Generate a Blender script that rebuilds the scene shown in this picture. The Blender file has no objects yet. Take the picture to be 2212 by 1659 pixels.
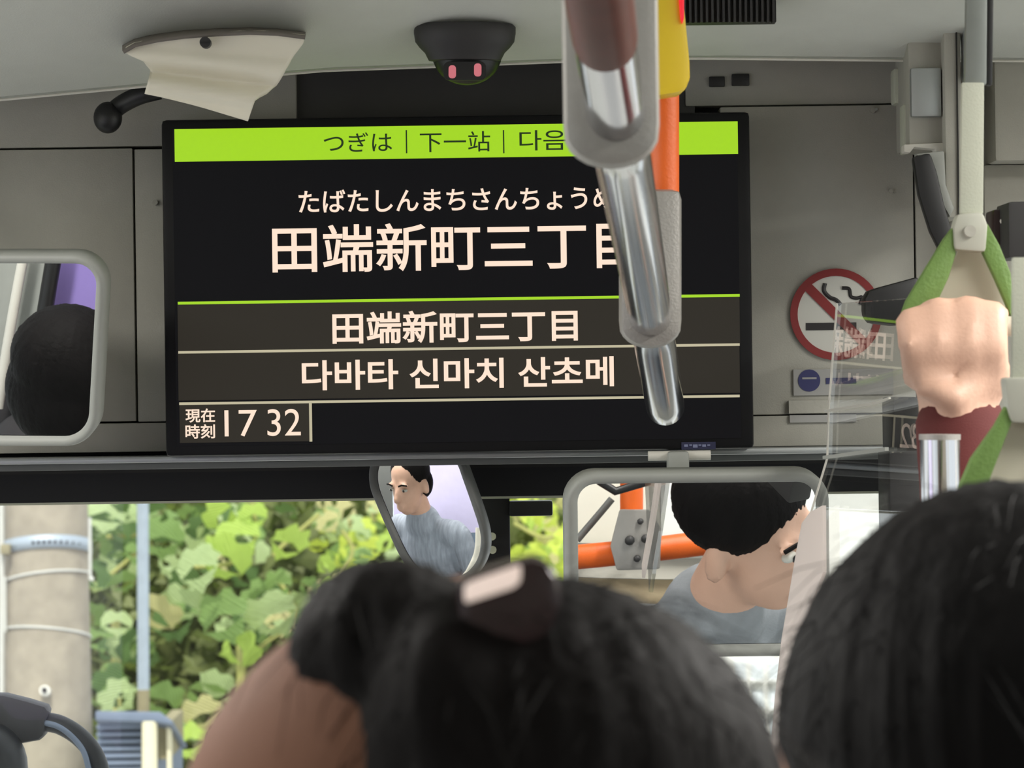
import bpy, bmesh, math, random
from mathutils import Vector, Matrix, Quaternion, noise
random.seed(7)
S = bpy.context.scene
COL = S.collection

# ------------------------------------------------------------------ camera, world, sun, exposure
FPX, CX, CY = 7400.0, 1106.0, 829.5
PITCH, ROLL = math.radians(13), math.radians(0.8)
CAM = Vector((0, 0, 1.5))
RX = Vector((1, 0, 0))
FW = Vector((0, math.cos(PITCH), math.sin(PITCH)))
UP = Vector((0, -math.sin(PITCH), math.cos(PITCH)))
cr = RX * math.cos(ROLL) - UP * math.sin(ROLL)
cu = RX * math.sin(ROLL) + UP * math.cos(ROLL)
cam = bpy.data.objects.new('camera', bpy.data.cameras.new('camera'))
COL.objects.link(cam)
cam.matrix_world = Matrix(((cr.x, cu.x, -FW.x, CAM.x), (cr.y, cu.y, -FW.y, CAM.y), (cr.z, cu.z, -FW.z, CAM.z), (0, 0, 0, 1)))
cam.data.sensor_width = 36
cam.data.lens = 36 * FPX / 2212
cam.data.clip_start = 0.05
cam.data.clip_end = 300
cam.data.dof.use_dof = True
cam.data.dof.focus_distance = 2.8
cam.data.dof.aperture_fstop = 24
S.camera = cam

S.view_settings.view_transform = 'Standard'
S.view_settings.look = 'None'
S.view_settings.exposure = 0.0
S.view_settings.gamma = 1.0
S.view_settings.use_curve_mapping = False
S.cycles.max_bounces = 7
S.cycles.diffuse_bounces = 3
S.cycles.glossy_bounces = 4
S.cycles.use_adaptive_sampling = True
S.cycles.adaptive_threshold = 0.025
S.cycles.transparent_max_bounces = 12
S.cycles.use_denoising = True
S.cycles.sample_clamp_indirect = 4

w = bpy.data.worlds.new('sky'); S.world = w; w.use_nodes = True
bgn = w.node_tree.nodes['Background']
bgn.inputs[0].default_value = (0.93, 0.97, 1.0, 1)
bgn.inputs[1].default_value = 1.35

sun = bpy.data.objects.new('sun', bpy.data.lights.new('sun', 'SUN'))
COL.objects.link(sun)
sun.data.energy = 3.6
sun.data.angle = math.radians(2)
sun.data.color = (1.0, 0.95, 0.86)
sun.rotation_euler = Vector((0.04, 0.78, -0.63)).to_track_quat('-Z', 'Y').to_euler()

def area(name, loc, target, sx, sy, power, color=(1, 1, 1)):
    l = bpy.data.lights.new(name, 'AREA'); l.shape = 'RECTANGLE'; l.size = sx; l.size_y = sy; l.energy = power; l.color = color
    o = bpy.data.objects.new(name, l); COL.objects.link(o); o.location = loc
    o.rotation_euler = (Vector(target) - Vector(loc)).to_track_quat('-Z', 'Y').to_euler()
    return o
# two unseen lamp strips, added to brighten the cabin; housings are built with the ceiling
area('added_strip_light', (-0.80, 1.65, 2.335), (-0.80, 1.65, 0), 0.10, 1.3, 25, (1.0, 0.97, 0.92))
area('added_strip_light', (0.80, 1.65, 2.335), (0.80, 1.65, 0), 0.10, 1.3, 31, (1.0, 0.97, 0.92))

# ------------------------------------------------------------------ helpers
def unroll(px, py):
    dx, dy = px - CX, py - CY
    return dx * math.cos(ROLL) - dy * math.sin(ROLL), dx * math.sin(ROLL) + dy * math.cos(ROLL)
def W(a, b, d):
    return CAM + FW * d + RX * (a / FPX * d) - UP * (b / FPX * d)
def Q(px, py, d):
    a, b = unroll(px, py)
    return W(a, b, d)
def mpp(d):
    return d / FPX
def ray(px, py):
    return (Q(px, py, 1.0) - CAM).normalized()

def lin(c):
    c = c / 255.0
    return c / 12.92 if c <= 0.04045 else ((c + 0.055) / 1.055) ** 2.4
def rgb(r, g, b):
    return (lin(r), lin(g), lin(b), 1)

MATS = {}
def mat(name, color, rough=0.5, metal=0.0, var=0.08, scale=30.0, bump=0.0, bscale=200.0, spec=0.5, coat=0.0, sss=0.0, aniso=None):
    m = bpy.data.materials.new(name); m.use_nodes = True
    nt = m.node_tree; p = nt.nodes['Principled BSDF']
    p.inputs['Roughness'].default_value = rough
    p.inputs['Metallic'].default_value = metal
    p.inputs['Specular IOR Level'].default_value = spec
    p.inputs['Coat Weight'].default_value = coat
    if sss:
        p.inputs['Subsurface Weight'].default_value = sss
        p.inputs['Subsurface Radius'].default_value = (0.012, 0.005, 0.003)
        p.inputs['Subsurface Scale'].default_value = 1.0
    tc = nt.nodes.new('ShaderNodeTexCoord')
    n = nt.nodes.new('ShaderNodeTexNoise'); n.inputs['Scale'].default_value = scale; n.inputs['Detail'].default_value = 5
    nt.links.new(tc.outputs['Object'], n.inputs['Vector'])
    if aniso:
        mp = nt.nodes.new('ShaderNodeMapping'); mp.inputs['Scale'].default_value = aniso
        nt.links.new(tc.outputs['Object'], mp.inputs['Vector']); nt.links.new(mp.outputs[0], n.inputs['Vector'])
    mx = nt.nodes.new('ShaderNodeMix'); mx.data_type = 'RGBA'
    lo = tuple(max(0, c * (1 - var)) for c in color[:3]) + (1,)
    hi = tuple(min(1, c * (1 + var)) for c in color[:3]) + (1,)
    mx.inputs[6].default_value = lo; mx.inputs[7].default_value = hi
    nt.links.new(n.outputs['Fac'], mx.inputs[0]); nt.links.new(mx.outputs[2], p.inputs['Base Color'])
    if bump:
        n2 = nt.nodes.new('ShaderNodeTexNoise'); n2.inputs['Scale'].default_value = bscale; n2.inputs['Detail'].default_value = 3
        nt.links.new((mp.outputs[0] if aniso else tc.outputs['Object']), n2.inputs['Vector'])
        bp = nt.nodes.new('ShaderNodeBump'); bp.inputs['Strength'].default_value = bump; bp.inputs['Distance'].default_value = 0.002
        nt.links.new(n2.outputs['Fac'], bp.inputs['Height']); nt.links.new(bp.outputs[0], p.inputs['Normal'])
    MATS[name] = m
    return m
def glow(name, color, strength, base=(0.01, 0.01, 0.01, 1), rough=0.35):
    m = mat(name, base, rough, var=0.02)
    p = m.node_tree.nodes['Principled BSDF']
    p.inputs['Emission Color'].default_value = color; p.inputs['Emission Strength'].default_value = strength
    m.cycles.emission_sampling = 'NONE'
    return m
def clear(name, tint, gloss, rough=0.0, ior=1.45):
    m = bpy.data.materials.new(name); m.use_nodes = True; nt = m.node_tree
    nt.nodes.remove(nt.nodes['Principled BSDF'])
    out = nt.nodes['Material Output']
    t = nt.nodes.new('ShaderNodeBsdfTransparent'); t.inputs[0].default_value = tint
    g = nt.nodes.new('ShaderNodeBsdfGlossy'); g.inputs['Roughness'].default_value = rough
    # Schlick reflectance, the same from both faces of the sheet
    ge = nt.nodes.new('ShaderNodeNewGeometry'); dt = nt.nodes.new('ShaderNodeVectorMath'); dt.operation = 'DOT_PRODUCT'
    nt.links.new(ge.outputs['Incoming'], dt.inputs[0]); nt.links.new(ge.outputs['Normal'], dt.inputs[1])
    def mth(op, a, b=None):
        n = nt.nodes.new('ShaderNodeMath'); n.operation = op
        for i, v in enumerate((a, b)):
            if v is None: continue
            if isinstance(v, (int, float)): n.inputs[i].default_value = v
            else: nt.links.new(v, n.inputs[i])
        return n.outputs[0]
    f0 = ((ior - 1) / (ior + 1)) ** 2
    pw = mth('POWER', mth('SUBTRACT', 1.0, mth('ABSOLUTE', dt.outputs['Value'])), 5.0)
    mu = nt.nodes.new('ShaderNodeMath'); mu.operation = 'MULTIPLY'; mu.inputs[1].default_value = gloss
    nt.links.new(mth('ADD', mth('MULTIPLY', pw, 1 - f0), f0), mu.inputs[0])
    mx = nt.nodes.new('ShaderNodeMixShader')
    nt.links.new(mu.outputs[0], mx.inputs[0]); nt.links.new(t.outputs[0], mx.inputs[1]); nt.links.new(g.outputs[0], mx.inputs[2])
    nt.links.new(mx.outputs[0], out.inputs[0])
    MATS[name] = m
    return m

M_header = mat('header_grey', rgb(166, 164, 154), 0.62, var=0.06, scale=60, bump=0.12, bscale=900)
M_ceil = mat('ceiling_grey', rgb(196, 198, 190), 0.55, var=0.05, scale=40, bump=0.1, bscale=800)
M_seam = mat('seam_dark', rgb(40, 39, 37), 0.8)
M_black = mat('black_plastic', rgb(26, 26, 27), 0.45, var=0.15)
M_shroud = mat('shroud_black', rgb(58, 57, 55), 0.6, var=0.12, bump=0.1)
M_bezel = mat('bezel_black', rgb(10, 10, 12), 0.5, var=0.1, spec=0.2)
M_screen = glow('screen_off_black', rgb(20, 20, 22), 0.55, (0.004, 0.004, 0.005, 1), 0.3)
M_screen.node_tree.nodes['Principled BSDF'].inputs['Specular IOR Level'].default_value = 0.1
M_row = glow('screen_row', rgb(48, 44, 37), 0.85)
M_row.node_tree.nodes['Principled BSDF'].inputs['Specular IOR Level'].default_value = 0.1
M_green = glow('screen_green', rgb(166, 220, 28), 0.94)
M_ink = glow('screen_ink', rgb(24, 60, 14), 0.5)
M_white = glow('screen_white', rgb(255, 228, 206), 1.0)
M_line = glow('screen_line', rgb(205, 196, 165), 0.85)
M_brand = glow('brand_blue', rgb(24, 28, 62), 0.6)
M_brand2 = glow('brand_pale', rgb(120, 125, 150), 0.6)
M_silver = mat('satin_aluminium', rgb(176, 180, 180), 0.42, 0.75, var=0.06)
M_trimlight = mat('light_trim', rgb(205, 202, 192), 0.5, var=0.05)
M_band = mat('black_band', rgb(24, 24, 26), 0.75, var=0.1)
M_creamline = mat('cream_edge', rgb(214, 216, 190), 0.6)
M_chrome = mat('chrome', rgb(205, 205, 208), 0.13, 1.0, var=0.04)
M_cast = mat('cast_grey', rgb(150, 147, 142), 0.42, 0.35, var=0.06, scale=80, bump=0.15, bscale=600)
M_orange = mat('orange_rubber', rgb(222, 98, 26), 0.45, var=0.08, bump=0.15, bscale=500)
M_brown = mat('rail_brown', rgb(84, 38, 27), 0.4, var=0.3, scale=60, spec=0.25)
M_yellow = mat('yellow_plastic', rgb(222, 190, 40), 0.4, var=0.06)
M_redlamp = glow('red_lamp', rgb(255, 30, 50), 0.9)
M_visor = mat('visor_cream', rgb(232, 227, 208), 0.5, var=0.06, scale=25, bump=0.08, bscale=60)
M_visoredge = mat('visor_edge', rgb(112, 106, 98), 0.6)
M_dome = mat('dome_black', rgb(20, 22, 22), 0.38, var=0.1, coat=0.0)
M_camgrey = mat('camera_charcoal', rgb(46, 45, 45), 0.55)
M_pinkspot = glow('pink_spot_glow', rgb(226, 124, 134), 0.75)
M_rim = mat('mirror_rim', rgb(150, 152, 146), 0.5, var=0.06)
M_rimdark = mat('mirror_rim_dark', rgb(98, 100, 98), 0.5, var=0.08)
M_mirror = mat('mirror_silver', rgb(236, 238, 238), 0.0, 1.0, var=0.0)
M_skin = mat('skin', rgb(204, 164, 142), 0.5, var=0.1, scale=25, bump=0.1, bscale=400)
M_skin_backlit = mat('skin_backlit', rgb(120, 84, 67), 0.7, var=0.2, scale=25, spec=0.12, bump=0.1, bscale=400)  # backlit shade is put into this skin colour
M_hair = mat('black_hair', rgb(14, 12, 12), 0.7, spec=0.12, var=0.45, scale=30, bump=0.7, bscale=160, aniso=(1, 1, 0.12))
M_hair2 = mat('dark_brown_hair', rgb(17, 13, 12), 0.7, spec=0.12, var=0.45, scale=30, bump=0.7, bscale=160, aniso=(1, 1, 0.12))
M_gslv = mat('maroon_cloth', rgb(78, 20, 18), 0.85, var=0.12, bump=0.2, bscale=900)
M_grey_cloth = mat('grey_cloth', rgb(138, 142, 146), 0.9, var=0.2, scale=40, bump=0.3, bscale=300)
M_stripe_cloth = mat('striped_blue_grey_cloth', rgb(150, 158, 170), 0.9, var=0.55, scale=16, bump=0.3, bscale=300, aniso=(6, 1, 1))
M_navy = mat('navy_cloth', rgb(40, 44, 56), 0.9, var=0.15)
M_dark_cloth = mat('charcoal_cloth', rgb(50, 48, 50), 0.9, var=0.15)
M_gstrap = mat('green_vinyl', rgb(98, 128, 62), 0.55, var=0.16, scale=140, bump=0.25, bscale=500)
M_belt = mat('belt_grey', rgb(178, 180, 164), 0.7, var=0.06, bump=0.15, bscale=700)
M_linkgrey = mat('link_grey', rgb(128, 132, 128), 0.4, 0.4, var=0.15, scale=60)
M_clasp = mat('clasp_grey', rgb(166, 166, 154), 0.55, var=0.06)
M_handle = mat('handle_ivory', rgb(190, 185, 168), 0.5, var=0.05)
M_box = mat('housing_grey', rgb(160, 158, 148), 0.6, var=0.1, scale=50, bump=0.15)
M_concrete = mat('concrete', rgb(164, 155, 138), 0.9, var=0.34, scale=14, bump=0.8, bscale=90)
M_galv = mat('galvanised', rgb(176, 188, 200), 0.5, 0.35, var=0.15, scale=20)
M_wire = mat('pale_wire', rgb(205, 205, 198), 0.5)
M_shed = mat('blue_grey_sheet', rgb(122, 134, 154), 0.5, 0.2, var=0.12)
M_cream_pipe = mat('cream_pipe', rgb(236, 228, 196), 0.5, var=0.06)
M_rust = mat('weathered_panel', rgb(150, 142, 112), 0.8, var=0.5, scale=9)
M_ringw = mat('white_plug', rgb(238, 236, 226), 0.5)
M_building = mat('white_render', rgb(244, 243, 238), 0.8, var=0.04)
M_winpale = mat('pale_window', rgb(222, 228, 232), 0.3, var=0.1)
M_asphalt = mat('asphalt', rgb(176, 174, 168), 0.9, var=0.2, scale=60)
M_floor = mat('floor_vinyl', rgb(110, 108, 106), 0.6, var=0.2, scale=90)
M_wallin = mat('saloon_wall', rgb(206, 203, 192), 0.6, var=0.04)
M_seat = mat('seat_moquette', rgb(70, 84, 130), 0.95, var=0.3, scale=50)
M_red_sign = mat('sign_red', rgb(126, 32, 32), 0.5, var=0.06)
M_white_sign = mat('sign_white', rgb(194, 193, 185), 0.5, var=0.03)
M_black_sign = mat('sign_black', rgb(30, 27, 28), 0.5)
M_blue_sign = mat('sign_blue', rgb(44, 46, 92), 0.5, var=0.15)
M_grey_sign = mat('sign_grey', rgb(150, 149, 146), 0.5)
M_purple = mat('purple_panel', rgb(142, 124, 192), 0.6, var=0.06)
M_lav = mat('lavender_panel', rgb(208, 202, 234), 0.6, var=0.05)
M_cream = mat('cream_panel', rgb(224, 220, 206), 0.6, var=0.04)
M_tan = mat('tan_panel', rgb(196, 178, 146), 0.7, var=0.1)
M_white_panel = mat('white_panel', rgb(234, 237, 234), 0.6, var=0.03)
M_blue_panel = mat('slate_blue_panel', rgb(104, 120, 138), 0.7, var=0.15)
M_clip = mat('clip_dark', rgb(46, 26, 28), 0.25, var=0.2)
M_clipband = mat('clip_pale', rgb(250, 226, 218), 0.35, var=0.04)
M_glass = clear('clear_glass', (0.97, 0.985, 0.98, 1), 0.8)
M_acryl = clear('acrylic', (0.98, 0.985, 0.98, 1), 1.0, 0.0, 2.4)
M_frost = mat('milky_plastic', rgb(226, 222, 218), 0.35, var=0.1, scale=12)
_nt = M_frost.node_tree; _t = _nt.nodes.new('ShaderNodeBsdfTranslucent'); _t.inputs[0].default_value = rgb(246, 236, 232)
_mx = _nt.nodes.new('ShaderNodeMixShader'); _mx.inputs[0].default_value = 0.6
_nt.links.new(_nt.nodes['Principled BSDF'].outputs[0], _mx.inputs[1]); _nt.links.new(_t.outputs[0], _mx.inputs[2]); _nt.links.new(_mx.outputs[0], _nt.nodes['Material Output'].inputs[0])

def link_obj(name, me, m, parent=None):
    o = bpy.data.objects.new(name, me); COL.objects.link(o)
    if m is not None:
        me.materials.clear(); me.materials.append(m)
    if parent is not None:
        o.parent = parent
        o.matrix_parent_inverse = parent.matrix_world.inverted()
    return o
def tag(o, label, cat, group=None, kind=None):
    o['label'] = label; o['category'] = cat
    if group: o['group'] = group
    if kind: o['kind'] = kind
    return o
def empty(name, loc, label, cat, group=None):
    o = bpy.data.objects.new(name, None); COL.objects.link(o)
    o.matrix_world = Matrix.Translation(loc); o.empty_display_size = 0.05
    return tag(o, label, cat, group)
def struct(o):
    o['kind'] = 'structure'; return o
def finish(bm, name, m, parent=None, smooth=False, bevel=0.0, seg=2):
    bmesh.ops.remove_doubles(bm, verts=bm.verts, dist=1e-6)
    if bevel > 0:
        bmesh.ops.bevel(bm, geom=[e for e in bm.edges if e.is_manifold and e.calc_face_angle(0) > 0.6], offset=bevel, segments=seg, affect='EDGES', profile=0.6, clamp_overlap=True)
    bmesh.ops.recalc_face_normals(bm, faces=bm.faces)
    me = bpy.data.meshes.new(name); bm.to_mesh(me); bm.free()
    if smooth:
        for p in me.polygons: p.use_smooth = True
        if smooth == 'auto':
            me.set_sharp_from_angle(angle=math.radians(38))
    return link_obj(name, me, m, parent)
def hexa(bm, f, b):
    v = [bm.verts.new(p) for p in f] + [bm.verts.new(p) for p in b]
    bm.faces.new(v[0:4]); bm.faces.new(v[7:3:-1])
    for i in range(4):
        j = (i + 1) % 4
        bm.faces.new((v[i], v[i + 4], v[j + 4], v[j]))
def fbox(name, x0, y0, x1, y1, d, t, m, parent=None, bevel=0.0, smooth=False):
    """a box facing the camera plane: its front covers the photo rectangle at depth d, t metres thick"""
    a, b = unroll((x0 + x1) / 2, (y0 + y1) / 2); hw, hh = (x1 - x0) / 2, (y1 - y0) / 2
    f = [W(a + sx * hw, b + sy * hh, d) for sx, sy in ((-1, -1), (1, -1), (1, 1), (-1, 1))]
    bm = bmesh.new(); hexa(bm, f, [p + FW * t for p in f])
    return finish(bm, name, m, parent, 'auto' if bevel else smooth, bevel)
def wbox(name, lo, hi, m, parent=None, bevel=0.0):
    lo, hi = Vector(lo), Vector(hi)
    f = [Vector((lo.x, lo.y, lo.z)), Vector((hi.x, lo.y, lo.z)), Vector((hi.x, lo.y, hi.z)), Vector((lo.x, lo.y, hi.z))]
    bm = bmesh.new(); hexa(bm, f, [p + Vector((0, hi.y - lo.y, 0)) for p in f])
    return finish(bm, name, m, parent, 'auto' if bevel else False, bevel)
def prism(name, pts, vec, m, parent=None, bevel=0.0, smooth=False):
    """closed outline of 3D points extruded along vec"""
    bm = bmesh.new()
    a = [bm.verts.new(p) for p in pts]; b = [bm.verts.new(p + vec) for p in pts]
    bm.faces.new(a); bm.faces.new(b[::-1])
    for i in range(len(a)):
        j = (i + 1) % len(a); bm.faces.new((a[i], b[i], b[j], a[j]))
    return finish(bm, name, m, parent, 'auto' if bevel or smooth else False, bevel)
def catmull(pts, n):
    if len(pts) < 3: return pts
    out = []
    P = [pts[0] * 2 - pts[1]] + list(pts) + [pts[-1] * 2 - pts[-2]]
    for i in range(1, len(P) - 2):
        for k in range(n):
            t = k / n
            a, b, c, d = P[i - 1], P[i], P[i + 1], P[i + 2]
            out.append(0.5 * ((2 * b) + (c - a) * t + (2 * a - 5 * b + 4 * c - d) * t * t + (3 * b - a - 3 * c + d) * t ** 3))
    out.append(pts[-1])
    return out
def tube_bm(bm, pts, r, seg=16, round_end=False):
    n = len(pts); rs = r if isinstance(r, (list, tuple)) else [r] * n
    pts = list(pts); rs = list(rs)
    if round_end:
        d = (pts[-1] - pts[-2]).normalized(); e = pts[-1]; re = rs[-1]
        for k in range(1, 5):
            an = k / 5 * math.pi / 2
            pts.append(e + d * re * math.sin(an)); rs.append(re * math.cos(an))
    rings = []; ref = None
    for i, p in enumerate(pts):
        t = (pts[min(i + 1, len(pts) - 1)] - pts[max(i - 1, 0)]).normalized()
        if ref is None:
            ref = t.orthogonal().normalized()
        ref = (ref - t * ref.dot(t)).normalized()
        bn = t.cross(ref)
        rings.append([bm.verts.new(p + (ref * math.cos(2 * math.pi * k / seg) + bn * math.sin(2 * math.pi * k / seg)) * rs[i]) for k in range(seg)])
    for i in range(len(rings) - 1):
        for k in range(seg):
            j = (k + 1) % seg
            bm.faces.new((rings[i][k], rings[i][j], rings[i + 1][j], rings[i + 1][k]))
    bm.faces.new(rings[0][::-1]); bm.faces.new(rings[-1])
def tube(name, pts, r, m, parent=None, seg=16, round_end=False):
    bm = bmesh.new(); tube_bm(bm, pts, r, seg, round_end)
    return finish(bm, name, m, parent, 'auto')
def ellip_bm(bm, c, r, rot=None, u=24, v=14):
    mx = Matrix.Translation(c) @ (rot.to_4x4() if rot else Matrix.Identity(4)) @ Matrix.Diagonal((r[0], r[1], r[2], 1))
    top = bm.verts.new(mx @ Vector((0, 0, 1))); bot = bm.verts.new(mx @ Vector((0, 0, -1))); prev = None
    for i in range(1, v):
        th = math.pi * i / v; z, q = math.cos(th), math.sin(th)
        ring = [bm.verts.new(mx @ Vector((q * math.cos(2 * math.pi * k / u), q * math.sin(2 * math.pi * k / u), z))) for k in range(u)]
        for k in range(u):
            j = (k + 1) % u
            if prev is None: bm.faces.new((top, ring[k], ring[j]))
            else: bm.faces.new((prev[k], ring[k], ring[j], prev[j]))
        prev = ring
    for k in range(u): bm.faces.new((prev[k], bot, prev[(k + 1) % u]))
def ellipsoid(name, c, r, m, parent=None, rot=None, u=24, v=14):
    bm = bmesh.new(); ellip_bm(bm, c, r, rot, u, v)
    return finish(bm, name, m, parent, True)
def rrect(x0, y0, x1, y1, r, n=6):
    out = []
    for cx, cy, a0 in ((x1 - r, y0 + r, -90), (x1 - r, y1 - r, 0), (x0 + r, y1 - r, 90), (x0 + r, y0 + r, 180)):
        for k in range(n + 1):
            a = math.radians(a0 + 90 * k / n); out.append((cx + r * math.cos(a), cy + r * math.sin(a)))
    return out
def disc(name, px, py, rpx, d, t, m, parent=None, n=28, ry=None):
    ry = ry or rpx
    return prism(name, [Q(px + rpx * math.cos(2 * math.pi * k / n), py + ry * math.sin(2 * math.pi * k / n), d) for k in range(n)], FW * t, m, parent, smooth=True)
def qprism(name, pp, d, t, m, parent=None, bevel=0.0):
    return prism(name, [Q(x, y, d) for x, y in pp], FW * t, m, parent, bevel)
def interp(tab, x):
    if x <= tab[0][0]: return tab[0][1]
    for (a, b), (c, e) in zip(tab, tab[1:]):
        if x <= c: return b + (e - b) * (x - a) / (c - a)
    return tab[-1][1]

TMP = bpy.data.scenes.new('build_tmp')
def evaluated_mesh(o):
    TMP.collection.objects.link(o)
    vl = TMP.view_layers[0]; vl.update()
    return bpy.data.meshes.new_from_object(o.evaluated_get(vl.depsgraph))
def fuse(prims, voxel, smooth=4):
    """union of closed rounded shapes as one continuous skin"""
    bm = bmesh.new()
    for p in prims:
        if p[0] == 'e':
            ellip_bm(bm, p[1], p[2], p[3] if len(p) > 3 else None)
        else:
            _, a, b, r0, r1 = p
            dv = b - a; q = dv.to_track_quat('Z', 'Y').to_matrix().to_4x4()
            n = 16
            r_a = [bm.verts.new(a + (q @ Vector((math.cos(2 * math.pi * k / n) * r0, math.sin(2 * math.pi * k / n) * r0, 0)))) for k in range(n)]
            r_b = [bm.verts.new(b + (q @ Vector((math.cos(2 * math.pi * k / n) * r1, math.sin(2 * math.pi * k / n) * r1, 0)))) for k in range(n)]
            for k in range(n):
                j = (k + 1) % n; bm.faces.new((r_a[k], r_a[j], r_b[j], r_b[k]))
            bm.faces.new(r_a[::-1]); bm.faces.new(r_b)
            ellip_bm(bm, a, (r0, r0, r0), None, 16, 10); ellip_bm(bm, b, (r1, r1, r1), None, 16, 10)
    me = bpy.data.meshes.new('fuse_source'); bm.to_mesh(me); bm.free()
    o = bpy.data.objects.new('fuse_source', me)
    r = o.modifiers.new('r', 'REMESH'); r.mode = 'VOXEL'; r.voxel_size = voxel
    s = o.modifiers.new('s', 'SMOOTH'); s.iterations = smooth; s.factor = 0.5
    out = evaluated_mesh(o)
    bpy.data.objects.remove(o); bpy.data.meshes.remove(me)
    for p in out.polygons: p.use_smooth = True
    return out

# ------------------------------------------------------------------ the setting: bus shell
edge_tab = [(-3000, 470), (-600, 268), (0, 215), (310, 186), (700, 152), (1000, 141), (1250, 131), (1500, 125), (1960, 130), (2600, 132), (4800, 150)]
bm = bmesh.new(); rows = []
cols = list(range(-2400, 4701, 142))
zc = Q(1106, -150, 2.5).z
for px in cols:
    e = interp(edge_tab, px)
    top = Q(px, -150, 2.5)
    c = [Q(px, e - 12, 2.90), Q(px, e, 2.765), Q(px, e - 8, 2.745), Q(px, e - 38, 2.72), Q(px, e - 90, 2.67), Q(px, -70, 2.58), top,
         Vector((top.x, 1.6, zc + 0.02)), Vector((top.x, 0.5, zc + 0.03)), Vector((top.x, -1.5, zc + 0.03))]
    rows.append([bm.verts.new(p) for p in c])
for a, b in zip(rows, rows[1:]):
    for i in range(len(a) - 1):
        bm.faces.new((a[i], a[i + 1], b[i + 1], b[i]))
ceiling = struct(finish(bm, 'ceiling', M_ceil, None, True))
for x, cx in ((-0.80, -1), (0.80, 1)):  # housings for the added lamp strips, out of view
    lp = empty('added_lamp', (x, 1.65, 2.35), 'added unseen white ceiling lamp strip on the ' + ('window' if cx < 0 else 'driver') + ' side of the saloon', 'lamp', 'added saloon lamps')
    wbox('housing', (x - 0.08, 0.98, 2.34), (x + 0.08, 2.32, 2.40), M_white_panel, lp, 0.004)
    wbox('end_cap', (x - 0.08, 2.32, 2.335), (x + 0.08, 2.35, 2.40), M_rim, lp, 0.003)

struct(wbox('floor', (-1.22, -1.6, -0.03), (1.22, 3.1, 0.0), M_floor))
def side_wall(name, x0, x1, n):
    bm = bmesh.new()
    def add(lo, hi):
        f = [Vector((lo[0], lo[1], lo[2])), Vector((hi[0], lo[1], lo[2])), Vector((hi[0], lo[1], hi[2])), Vector((lo[0], lo[1], hi[2]))]
        hexa(bm, f, [p + Vector((0, hi[1] - lo[1], 0)) for p in f])
    add((x0, -1.6, 0), (x1, 3.1, 0.95)); add((x0, -1.6, 2.0), (x1, 3.1, 2.5))
    for y in (-1.6, -0.4, 0.9, 2.1, 2.95): add((x0, y, 0.95), (x1, y + 0.1, 2.0))
    o = struct(finish(bm, name, M_wallin))
    pane = struct(wbox('window_%d' % n, ((x0 + x1) / 2 - 0.003, -1.5, 0.95), ((x0 + x1) / 2 + 0.003, 2.95, 2.0), M_glass))
side_wall('wall_left', -1.25, -1.2, 2)
side_wall('wall_right', 1.2, 1.25, 3)
struct(wbox('wall_rear', (-1.22, -1.65, 0), (1.22, -1.6, 2.5), M_wallin))

# front header: a dark backing with separate grey panels proud of it
wf = struct(fbox('wall_front', -2300, 60, 4500, 1010, 2.90, 0.03, M_seam))
def panel(xr, x0, y0, x1, y1, d=2.865, m=None, bev=0.0012):
    """header panel whose top and bottom edges pass y0, y1 at photo column xr"""
    (a0, _), (a1, _) = unroll(x0, (y0 + y1) / 2), unroll(x1, (y0 + y1) / 2)
    b0, b1 = unroll(xr, y0)[1], unroll(xr, y1)[1]
    f = [W(a0, b0, d), W(a1, b0, d), W(a1, b1, d), W(a0, b1, d)]
    bm = bmesh.new(); hexa(bm, f, [p + FW * 0.036 for p in f])
    return finish(bm, 'panel', m or M_header, wf, 'auto', bev)
panel(150, -2300, 322, 290, 912)
panel(150, -2300, 140, 640, 318)
panel(320, 294, 322, 420, 911, 2.866)
panel(150, -2300, 916, 420, 978, 2.863)
panel(1800, 1560, 228, 1975, 894, 2.866)
panel(2000, 1979, 226, 4500, 893, 2.864)
panel(1700, 1480, 90, 4500, 226.5, 2.872)
panel(1700, 1560, 898, 4500, 964, 2.862)
fbox('recess_panel', 600, 60, 1500, 300, 2.875, 0.025, M_shroud, wf)
for x, y, rr in ((335, 437, 6), (1886, 238, 6), (1925, 412, 5), (1893, 236, 3)):
    disc('rivet', x, y, rr, 2.862, 0.006, M_box if rr > 3 else M_silver, wf, 12)
# dark sockets on the band right of the monitor top
for x, y, w2, h2 in ((1549, 176, 17, 11), (1600, 172, 19, 13)):
    fbox('socket', x - w2, y - h2, x + w2, y + h2, 2.868, 0.006, M_black, wf, 0.001)
bm = bmesh.new()
tube_bm(bm, [Q(x, interp(edge_tab, x) + 1, 2.752) for x in range(-2300, 4500, 60)], 0.0011, 8)
struct(finish(bm, 'lip_highlight', M_trimlight, None, True))  # pale bead drawn as the bright highlight along the ceiling lip
struct(fbox('trim_2', -2300, 975, 4500, 989, 2.83, 0.06, M_silver, None, 0.002))
t3 = struct(fbox('trim_3', -2300, 989, 4500, 1003, 2.845, 0.06, M_rimdark, None, 0.001))
t4 = struct(fbox('trim_4', -2300, 1000, 4500, 1072, 2.93, 0.07, M_band))
struct(fbox('trim_5', -2300, 1072, 4500, 1077, 2.955, 0.04, M_creamline))
# windscreen and its centre pillar
struct(fbox('window_1', -2300, 990, 4500, 3200, 3.03, 0.005, M_glass))
pl = struct(fbox('trim_6', 1041, 1000, 1106, 1900, 2.985, 0.035, M_band, None, 0.002))
disc('light_hole', 1063, 1159, 8.5, 2.981, 0.004, M_creamline, pl, 16)  # pale discs painted for holes that show the bright outside
disc('light_hole', 1064, 1188, 8.5, 2.981, 0.004, M_creamline, pl, 16)
fbox('latch', 1100, 1083, 1194, 1115, 2.98, 0.03, M_black, pl, 0.002)

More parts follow.
